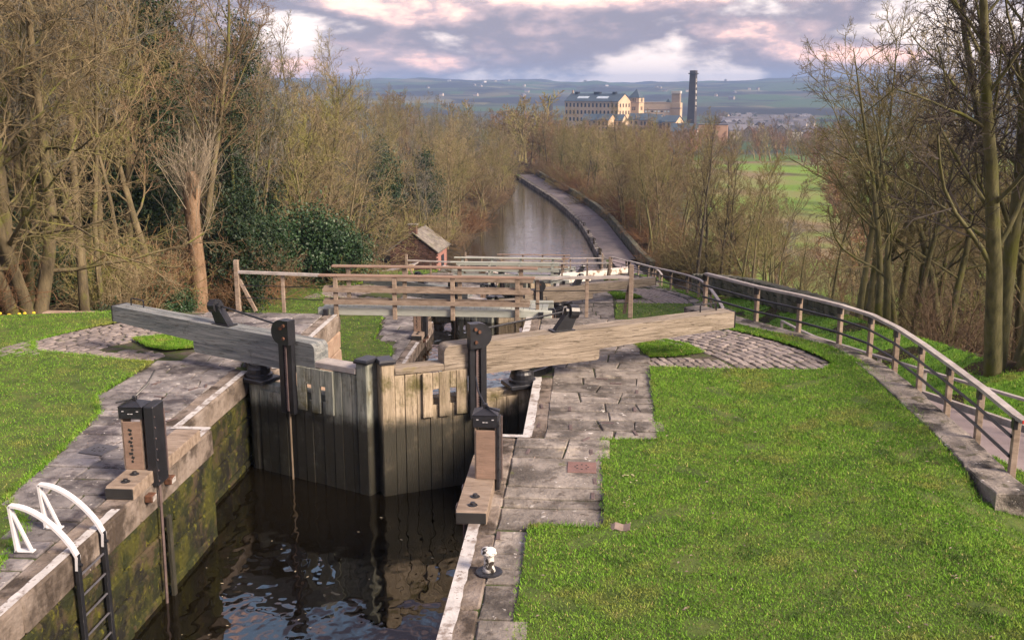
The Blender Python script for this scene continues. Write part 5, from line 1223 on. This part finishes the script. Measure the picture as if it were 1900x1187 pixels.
bush(1, -13.0, 37.0, 'dark holly standing behind the pale pollard', 1.0, 1.3, 'leaf_ivy', 'holly_tree', 'tree')
bush(1, -18.5, 56.0, 'tall dark evergreen crown above the left wood', 1.1, 2.1, 'leaf_ivy', 'holly_tree', 'tree')
bush(1, -17.0, 84.0, 'ivy-dark evergreen crown left of the canal, top of the bank', 1.3, 1.5, 'leaf_green', 'holly_tree', 'tree')
bush(1, -15.0, 92.0, 'dark evergreen reaching down to the canal bank', 1.3, 1.4, 'leaf_ivy', 'holly_tree', 'tree')
bush(0, -13.5, 96.0, 'low green bush by the foot of the bank trees', 0.9, 0.8)
for i, (x, y, s_) in enumerate([(-16.0, 29.0, 0.8), (-18.5, 31.5, 1.0), (-20.5, 28.0, 1.0), (-15.8, 33.5, 0.9), (-17.6, 39.5, 1.0), (-21.5, 35.0, 1.2), (-15.0, 44.2, 0.9), (-19.8, 43.5, 1.2), (-15.6, 25.9, 0.5)]):  # dark-leaved bushes added to give the wood floor its deep shade
    bush(0, x, y, 'added shade-dark evergreen undergrowth in the near left wood, %s by nearness to the path' % ordinal(i + 1), s_, 0.9, 'leaf_ivy', 'evergreen_undergrowth')
m = MB(); mf = MB()
for q in range(26):
    x, y = -14.3 + RN.gauss(0, 0.6), 23.2 + RN.gauss(0, 0.25); z = hz(x, y); m.tube([(x, y, z), (x, y + 0.02, z + 0.22)], 0.006, 3); mf.lathe([(0.02, z + 0.2), (0.045, z + 0.23), (0.03, z + 0.26)], (x, y, 0), 6)
d = thing('daffodil_clump', 'yellow daffodils at the wood edge by the left frame edge', 'flowers'); tag(m.build('stalks', 'blade', d), kind='stuff'); tag(mf.build('flowers', 'yellow', d), kind='stuff')

# ------------------------------------------------------------------ hut
def hut():
    x0, y0, z0 = -14.15, 71.4, -8.1
    t = thing('brick_hut', 'small dark brick hut with stone slate roof beside the third lock', 'hut', (x0 + 1.75, y0, z0), rad(-4))
    W, D, E, R_ = 3.35, 3.9, 2.0, 3.25; hw = W / 2
    w = MB().prism([(-hw, 0), (hw, 0), (hw, E), (0, R_), (-hw, E)], 0.12, 0.3, 'xzy'); w.prism([(-hw, 0), (hw, 0), (hw, E), (0, R_), (-hw, E)], D - 0.25, D, 'xzy'); w.cbox((-hw + 0.1, D / 2, E / 2), (0.2, D - 0.3, E), 0.01)
    wall = w.build('gable_wall', 'brick_dark', t, fix=True)
    BR = MB().cbox((0, 0, 0), (0.29, 0.05, 0.115), 0.01).mesh('brick'); BR.materials.append(MATS['brick_dark'])
    zz = 0.06; r = 0; n = 0
    while zz < R_ - 0.1:
        half = hw if zz < E else hw * (R_ - zz) / (R_ - E); x = -half + (0.15 if r % 2 else 0.0)
        while x < half - 0.1:
            link('brick', BR, None, wall, (x + 0.15, 0.105, zz)); x += 0.305; n += 1
        zz += 0.13; r += 1
    sw = MB().cbox((hw - 0.1, D / 2, E / 2), (0.2, D - 0.3, E), 0.01).build('side_wall', 'brick_pink', t)
    MB().cbox((hw + 0.01, 2.2, 0.75), (0.05, 0.85, 1.5), 0.01).build('door', 'soot', t)
    for s_ in (-1, 1):
        n_r = 9; sl = math.hypot(hw + 0.2, (R_ - E) * (hw + 0.2) / hw); ang = math.atan2((R_ - E), hw)
        roof = MB().prism([(0, R_ + 0.06), (s_ * (hw + 0.2), R_ + 0.06 - (R_ - E) * (hw + 0.2) / hw), (s_ * (hw + 0.2), R_ + 0.10 - (R_ - E) * (hw + 0.2) / hw), (0, R_ + 0.1)], 0.0, D + 0.1, 'xzy').build('roof', 'slate_stone', t, fix=True)
        for q in range(n_r):
            y = -0.02
            while y < D + 0.05:
                wd = RN.uniform(0.3, 0.55); d_ = (q + 0.5) / n_r * sl
                MB().cbox((0, 0, 0), (sl / n_r + 0.06, min(wd, D + 0.12 - y) - 0.01, 0.035), 0.006).build('roof_slate', 'slate_stone', roof, (s_ * d_ * math.cos(ang), y + wd / 2, R_ + 0.125 - d_ * math.sin(ang) + RN.uniform(0, 0.012))).rotation_euler = (0, s_ * (ang - 0.03), 0)
                y += wd
    for q in range(9): MB().cbox((hw + 0.12, 0.3 + q * 0.5, E - 0.02), (0.22, 0.09, 0.08), 0.008).build('rafter_end', 'soot', t)
    c = MB().cbox((-0.02, 0.35, R_ + 0.25), (0.55, 0.45, 0.75), 0.015).build('chimney', 'brick_dark', t); MB().cbox((-0.02, 0.35, R_ + 0.66), (0.68, 0.56, 0.08), 0.015).build('chimney_cap', 'slate_stone', c)
    s = thing('lean_to', 'small lean-to with bright yellow boarded end in front of the hut', 'shed', (x0 + 1.6, y0 - 3.0, z0 + 0.55), rad(-6))
    MB().add([(-1.9, 0, 0.35), (0.75, -0.2, 1.05), (0.75, 1.2, 1.05), (-1.9, 1.2, 0.35), (-1.9, 0, 0.28), (0.75, -0.2, 0.98), (0.75, 1.2, 0.98), (-1.9, 1.2, 0.28)], [(0, 1, 2, 3), (7, 6, 5, 4), (0, 4, 5, 1), (1, 5, 6, 2), (2, 6, 7, 3), (3, 7, 4, 0)]).build('roof', 'wood_rail', s)
    for q in range(3): MB().cbox((0, 0, 0), (0.15, 0.04, 1.1), 0.006).build('board', 'wood_yellow', s, (0.42 + q * 0.155, -0.22, 0.52))
    MB().cbox((0, 0, 0), (2.2, 1.1, 0.3), 0.02).build('plinth', 'old_stone', s, (-0.7, 0.5, 0.12))
hut()

# ------------------------------------------------------------------ mill, houses and trees across the valley
def at(x, y, Y):
    """world point at distance Y down the valley seen at photograph position (x, y)"""
    m = cam_o.rotation_euler.to_matrix(); d = m @ Vector(((x - 950) / 1900, (593.5 - y) / 1900, -1)); return Vector((0, 0, 5.2)) + d * (Y / d.y)
def gable_house(name, label, cat, loc, rz, L, D, E, Rg, wall, roof, cols=0, rows=0, group=None, gcols=0, sill=None, ridge='x', pitch=None):
    """L along local x, D along y (front at y = 0), eaves E, ridge Rg; the ridge runs along x, or along y if ridge = 'y'"""
    t = thing(name, label, cat, loc, rz, group); h = L / 2
    if ridge == 'x': w = MB().prism([(0, -3), (D, -3), (D, E), (D / 2, Rg), (0, E)], -h, h, 'yzx')
    else: w = MB().prism([(-h, -3), (h, -3), (h, E), (0, Rg), (-h, E)], 0, D, 'xzy')
    w.build('wall', wall, t, fix=True); rf = MB(); o = 0.35
    if ridge == 'x':
        k = (Rg - E) / (D / 2)
        for s_ in (-1, 1): rf.prism([(D / 2, Rg + 0.1), (D / 2 + s_ * (D / 2 + o), E - o * k + 0.1), (D / 2 + s_ * (D / 2 + o), E - o * k + 0.4), (D / 2, Rg + 0.4)], -h - o, h + o, 'yzx')
    else:
        k = (Rg - E) / h
        for s_ in (-1, 1): rf.prism([(0, Rg + 0.1), (s_ * (h + o), E - o * k + 0.1), (s_ * (h + o), E - o * k + 0.4), (0, Rg + 0.4)], -o, D + o, 'xzy')
    r = rf.build('roof', roof, t, fix=True)
    if cols:
        ph = pitch or E / max(1, rows)
        wm = MB().prism([(-0.62, -1.0), (0.62, -1.0), (0.62, 0.8), (0.45, 1.15), (0, 1.3), (-0.45, 1.15), (-0.62, 0.8)], -0.06, 0.12, 'xzy').mesh('window', fix=True); wm.materials.append(MATS['glass'])
        sc = min(1.0, L / cols / 2.2)
        for rr in range(rows):
            for c in range(cols):
                ob = link('window', wm, None, t, (-h + L * (c + 0.5) / cols, -0.02, E - ph * (rr + 0.55))); ob.scale = (sc * 1.15, 1, min(1.15, ph / 3.4))
            for c in range(gcols):
                ob = link('window', wm, None, t, (h + 0.02, D * (c + 0.7) / (gcols + 0.4), E - ph * (rr + 0.55)), math.pi / 2); ob.scale = (sc, 1, min(1.1, ph / 3.4))
    return t, r
def mill():
    c = at(1147, 200, 690); base = -27.0; ev = at(1147, 189, 690).z - base; rg = at(1147, 175, 700).z - base
    ca, sa = math.cos(rad(-36)), math.sin(rad(-36))
    t, r = gable_house('mill', 'long pale stone mill with blue slate roof across the valley', 'mill', (c.x - 22 * ca, c.y - 22 * sa, base), rad(-36), 44, 15, ev, rg, 'mill_stone', 'slate_blue', 14, 4, gcols=4, pitch=4.7)
    for x, w in ((-17, 2.5), (0, 5), (14, 2.5)): MB().cbox((0, 0, 0), (w, 2.5, 1.6), 0.1).build('roof_vent', 'soot', r, (x, 7.5, rg + 0.7))
    for x in (-9, 7):
        k = (rg - ev) / 7.5; o = MB().cbox((0, 0, 0), (9, 2.6, 0.15), 0.02).build('skylight', 'skylight', r, (x, 3.4, ev + 3.4 * k + 0.46)); o.rotation_euler = (math.atan(k), 0, 0)
    MB().cbox((0, 0, 0), (44.6, 0.4, 0.6), 0.05).build('cornice', 'mill_dark', t, (0, -0.15, ev - 0.9))
    MB().cbox((0, 0, 0), (1.0, 1.0, 3.0), 0.05).build('chimney_stack', 'mill_dark', r, (-21, 7.5, rg + 1.0))
    # stair tower with pyramid roof
    p = at(1181, 200, 704); zt = at(1181, 181.5, 704).z - base; zr = at(1181, 165, 704).z - base; h = 3.7
    t2 = thing('stair_tower', 'square mill tower with pointed slate roof, beside the mill gable', 'tower', (p.x, p.y, base), rad(-30))
    MB().cbox((0, 0, zt / 2), (2 * h, 2 * h, zt), 0.1).build('wall', 'mill_stone', t2); MB().cbox((0, 0, zt - 3.2), (2 * h + 0.5, 2 * h + 0.5, 0.5), 0.1).build('string_course', 'mill_dark', t2)
    MB().add([(-h - 0.4, -h - 0.4, zt), (h + 0.4, -h - 0.4, zt), (h + 0.4, h + 0.4, zt), (-h - 0.4, h + 0.4, zt), (0, 0, zr)], [(0, 1, 4), (1, 2, 4), (2, 3, 4), (3, 0, 4), (3, 2, 1, 0)]).build('roof', 'slate_blue', t2)
    for q in range(3):
        for xx in (-0.7, 0.7): MB().cbox((0, 0, 0), (0.8, 0.2, 2.4), 0.05).build('window', 'glass', t2, (xx, -h - 0.02, zt - 1.6 - q * 5.4)); MB().cbox((0, 0, 0), (0.2, 0.8, 2.4), 0.05).build('window', 'glass', t2, (h + 0.02, xx, zt - 1.6 - q * 5.4))
    # weaving wing and water tower
    a = at(1190, 200, 712); b = at(1243, 200, 716); zt = at(1215, 191, 714).z - base; L = b.x - a.x
    t3 = thing('mill_wing', 'long flat-topped mill wing right of the pointed tower', 'mill', ((a.x + b.x) / 2, 714, base), rad(-4))
    MB().cbox((0, 0, zt / 2), (L, 14, zt), 0.1).build('wall', 'mill_dark', t3); MB().cbox((0, -7.1, zt - 4.3), (L, 0.6, 0.6), 0.1).build('string_course', 'band_stone', t3)
    MB().cbox((0, 0, zt + 0.2), (L + 0.6, 14.6, 0.5), 0.1).build('parapet', 'mill_dark', t3)
    for q in range(9): MB().cbox((0, 0, 0), (1.2, 0.25, 0.9), 0.05).build('window', 'skylight' if q % 3 else 'glass', t3, (-L / 2 + L * (q + 0.5) / 9, -7.05, zt - 5.6))
    p = at(1250, 200, 712); zt = at(1250, 191, 712).z - base; z2 = at(1255, 174, 712).z - base; z3 = at(1255, 169, 712).z - base
    t4 = thing('water_tower', 'square mill block with white-rimmed tank on top, left of the chimney', 'tower', (p.x, p.y, base), rad(-14))
    MB().cbox((0, 0, zt / 2), (10, 10, zt), 0.1).build('wall', 'mill_stone', t4); MB().cbox((0, 0, zt - 3.5), (10.5, 10.5, 0.6), 0.1).build('string_course', 'mill_dark', t4)
    MB().cbox((1.6, 0, (zt + z2) / 2), (5.6, 5.6, z2 - zt), 0.1).build('upper_stage', 'mill_dark', t4); MB().cbox((1.6, 0, (z2 + z3) / 2), (6.2, 6.2, z3 - z2), 0.1).build('tank', 'render_white', t4)
    MB().add([(-5, -5, zt), (-1.6, -5, zt), (-1.6, -1, zt), (-5, -1, zt), (-3.3, -3, zt + 2.6)], [(0, 1, 4), (1, 2, 4), (2, 3, 4), (3, 0, 4)]).build('turret_roof', 'slate_blue', t4)
    # big chimney with its white letters
    p = at(1284.5, 200, 700); zt = at(1284, 131, 700).z - base; zc = at(1284, 137, 700).z - base
    t5 = thing('mill_chimney', 'tall dark square mill chimney with white letters down one side', 'chimney', (p.x, p.y, base), rad(-24))
    a, b = 2.75, 1.95
    v = [(-a, -a, 0), (a, -a, 0), (a, a, 0), (-a, a, 0), (-b, -b, zc), (b, -b, zc), (b, b, zc), (-b, b, zc)]
    MB().add(v, [(3, 2, 1, 0), (0, 1, 5, 4), (1, 2, 6, 5), (2, 3, 7, 6), (3, 0, 4, 7), (4, 5, 6, 7)]).build('shaft', 'chimney_brick', t5)
    MB().cbox((0, 0, zc), (5.4, 5.4, 0.7), 0.1).build('cornice', 'chimney_brick', t5); MB().cbox((0, 0, (zc + zt) / 2), (4.0, 4.0, zt - zc), 0.1).build('head', 'chimney_brick', t5)
    for i, chh in enumerate('DAMART'):
        cu = bpy.data.curves.new('letter', 'FONT'); cu.body = chh; cu.size = 2.9; cu.align_x = 'CENTER'; cu.align_y = 'CENTER'; cu.extrude = 0.05; cu.offset = 0.06
        tmp = bpy.data.objects.new('letter_curve', cu); COL.objects.link(tmp); bpy.context.view_layer.update()
        me = bpy.data.meshes.new_from_object(tmp.evaluated_get(bpy.context.evaluated_depsgraph_get())); bpy.data.objects.remove(tmp); me.materials.clear()
        zz = at(1289, 150 + i * 10.6, 700).z - base; hw = a + (b - a) * zz / zc
        o = link('letter', me, 'render_white', t5, (hw + 0.12, 0, zz)); o.rotation_euler = (rad(90), 0, rad(90))
    p = at(1021, 200, 820); zt = at(1021, 181, 820).z - base
    t6 = thing('works_chimney', 'short dark round chimney left of the mill', 'chimney', (p.x, p.y, base))
    MB().lathe([(2.4, 0), (1.9, zt - 2), (2.3, zt - 1.6), (2.3, zt - 1.0), (1.6, zt - 0.6), (0.6, zt + 1.4)], (0, 0, 0), 12).build('shaft', 'chimney_brick', t6)
    # stone houses in front of the mill
    for i, (x, y, Y, L, D, rz, ridge, wm, lb) in enumerate([
            (1098, 213, 610, 12, 9, -20, 'x', 'mill_dark', 'low house with blue roof under the left half of the mill'),
            (1119, 213, 605, 7, 12, -24, 'y', 'mill_stone', 'pale gable house in front of the mill, left of the tall bare tree'),
            (1136, 214, 612, 12, 9, -20, 'x', 'mill_stone', 'blue-roofed house just below the mill corner'),
            (1185, 212, 600, 12, 9, -18, 'x', 'mill_stone', 'blue-roofed house below the pointed tower'),
            (1197, 213, 592, 6, 12, -24, 'y', 'mill_stone', 'gable house below the mill wing, the left of two'),
            (1212, 214, 590, 6, 12, -24, 'y', 'mill_stone', 'gable house below the mill wing, the right of two'),
            (1230, 218, 586, 10, 9, -20, 'x', 'mill_dark', 'house with deep blue roof beside the balconied gable'),
            (1241, 216, 578, 8, 12, -26, 'y', 'mill_stone', 'tall balconied gable house right of the others')]):
        p = at(x, y, Y); h = p.z + 24.0
        t, r = gable_house('stone_house', lb, 'house', (p.x, p.y, -24.0), rad(rz), L, D, h - 3.2, h, wm, 'slate_blue', 3 if ridge == 'y' else 4, 3, pitch=3.3)
        if i == 7:
            for q in range(3):
                MB().cbox((1.2, -0.7, h - 6.2 - q * 3.4), (3.4, 1.3, 0.2), 0.03).build('balcony', 'iron', t); MB().cbox((1.2, -1.3, h - 5.7 - q * 3.4), (3.4, 0.08, 0.9), 0.02).build('balcony_rail', 'iron', t)
    p = at(1268, 231, 560); gable_house('works_building', 'blue-roofed works building at the foot of the big chimney', 'building', (p.x, p.y, -26), rad(-12), 14, 10, 26 + p.z - 4.0, 26 + p.z, 'house_stone', 'slate_blue')
    p = at(1312, 232, 566); t = thing('works_shed', 'long orange-brown flat works wall right of the chimney foot', 'building', (p.x, p.y, -26), rad(-8))
    MB().cbox((0, 5, (26 + p.z) / 2), (22, 10, 26 + p.z), 0.1).build('wall', 'shed_brick', t); MB().cbox((0, 5, 26 + p.z + 0.2), (22.5, 10.5, 0.4), 0.1).build('roof', 'house_roof', t)
    MB().cbox((-8.6, -0.2, (26 + p.z) / 2 - 1), (1.2, 0.6, 26 + p.z - 2), 0.05).build('pipe_duct', 'soot', t)
material('chimney_brick', [(0.035, 0.032, 0.034), (0.06, 0.052, 0.052)], 0.3, 0.9)
material('shed_brick', [(0.36, 0.21, 0.13), (0.46, 0.29, 0.19)], 0.2, 0.9)
mill()
HOUSE = []
def tiny_house(seed, mat):
    r_ = random.Random(seed); L, D, E = r_.uniform(9, 16), 8, r_.uniform(4.5, 6.5)
    return MB().prism([(0, -4), (D, -4), (D, E), (D / 2, E + 3.2), (0, E)], -L / 2, L / 2, 'yzx').mesh('house', fix=True), MB().prism([(D / 2, E + 3.3), (-0.4, E - 0.2), (-0.4, E + 0.15), (D / 2, E + 3.7), (D + 0.4, E + 0.15), (D + 0.4, E - 0.2)], -L / 2 - 0.3, L / 2 + 0.3, 'yzx').mesh('roof', fix=True), L, E
HOUSE = [tiny_house(s, None) for s in range(5)]
def small_house(x, y, label, group, light, sc=1.0):
    w, r, L, E = RN.choice(HOUSE); t = thing('far_house', label, 'house', (x, y, hz(x, y)), rad(RN.choice((-30, -15, 10, 60)) + RN.uniform(-8, 8)), group)
    t.scale = (sc, sc, sc); a = link('wall', w, None, t); b = link('roof', r, None, t)
    if not w.materials: w.materials.append(MATS['house_stone'])
    if not r.materials: r.materials.append(MATS['house_roof'])
    dress(a, 'render_white' if RN.random() < light else 'house_stone'); dress(b, 'house_roof')
for _ in range(80):
    Y = RN.uniform(640, 1150); p = at(RN.uniform(1335, 1500), 240, Y); small_house(p.x, Y, 'stone house of the little town right of the mill', 'town houses right of the mill', 0.3)
for _ in range(16):
    Y = RN.uniform(640, 900); p = at(RN.uniform(950, 1050), 240, Y); small_house(p.x, Y, 'small house among trees left of the mill', 'houses left of the mill', 0.3)
for _ in range(28):
    Y = RN.uniform(1900, 3700); p = at(RN.uniform(790, 1560), 200, Y); small_house(p.x, Y, 'distant pale house on the far hillside', 'houses on the far hill', 0.2, 0.7)
for me in FAR: me.materials.append(MATS['twig_brown'])
def far_trees(n, x0, x1, Y0, Y1, label, group, mats, s0, s1, keep=None, name='far_tree'):
    k = 0
    for _ in range(n * 6):
        Y = RN.uniform(Y0, Y1); p = at(RN.uniform(x0, x1), 260, Y)
        if keep and not keep(p.x, Y): continue
        o = link(name, RN.choice(FAR), None, None, (p.x, Y, hz(p.x, Y) - 0.2), RN.uniform(0, 6.28)); s = RN.uniform(s0, s1); o.scale = (s * 1.1, s * 1.1, s); dress(o, RN.choice(mats)); tag(o, label, 'tree', group); k += 1
        if k >= n: break
FT = ('twig_brown', 'twig_tan', 'twig_olive', 'twig_russet')
far_trees(110, 960, 1600, 190, 420, 'bare tree in the belt between the canal and the mill', 'tree belt before the mill', FT, 0.95, 1.35, lambda x, y: x > path_x(min(y, 230.0)) + 3 and not (0.072 < x / y < 0.235 and y < 360))
far_trees(80, 930, 1500, 400, 600, 'bare tree in the valley just before the mill', 'valley trees before the mill', FT, 0.8, 1.15)
far_trees(40, 700, 960, 220, 420, 'bare tree on the rise above the canal bend', 'trees above the canal bend', FT, 0.9, 1.2)
far_trees(45, 1300, 1560, 620, 1100, 'bare tree among the town houses', 'trees in the town', ('twig_brown', 'twig_olive', 'leaf_ivy'), 0.9, 1.4)
far_trees(24, 850, 1060, 620, 1000, 'bare tree left of the mill', 'trees left of the mill', ('twig_brown', 'twig_olive'), 0.9, 1.3)
t_ = at(1160, 250, 330); o = link('far_tree', FAR[2], None, None, (t_.x, 330, hz(t_.x, 330))); o.scale = (1.5, 1.5, 1.45); dress(o, 'twig_tan'); tag(o, 'tall pale spreading tree standing before the middle of the mill', 'tree')
for x in (-3, 3): pass
far_trees(40, 1530, 1960, 75, 210, 'bare tree low in the valley behind the right-hand wood', 'valley trees behind the right wood', FT, 0.9, 1.25, None, 'valley_tree')
far_trees(13, 1275, 1500, 95, 190, 'bare tree standing in the near part of the green meadow', 'trees in the meadow', ('twig_olive', 'twig_grey', 'twig_brown'), 0.7, 0.95, None, 'meadow_tree')
far_trees(16, 1230, 1560, 250, 380, 'bare tree along the far edge of the green meadow', 'trees at the meadow edge', FT, 0.9, 1.2, None, 'meadow_tree')
# ------------------------------------------------------------------ air
hb = MB().cbox((0, 2860, -8), (10600, 5960, 170), 0.5).build('haze', None); hb['kind'] = 'stuff'
hm = bpy.data.materials.new('haze'); hm.use_nodes = True; ht = hm.node_tree; ht.nodes.clear()
ho = ht.nodes.new('ShaderNodeOutputMaterial'); hv = ht.nodes.new('ShaderNodeVolumePrincipled')
hv.inputs['Color'].default_value = (0.31, 0.47, 0.79, 1); hv.inputs['Density'].default_value = 2.4e-4; hv.inputs['Anisotropy'].default_value = 0.0
ht.links.new(hv.outputs[0], ho.inputs['Volume']); hb.data.materials.append(hm)
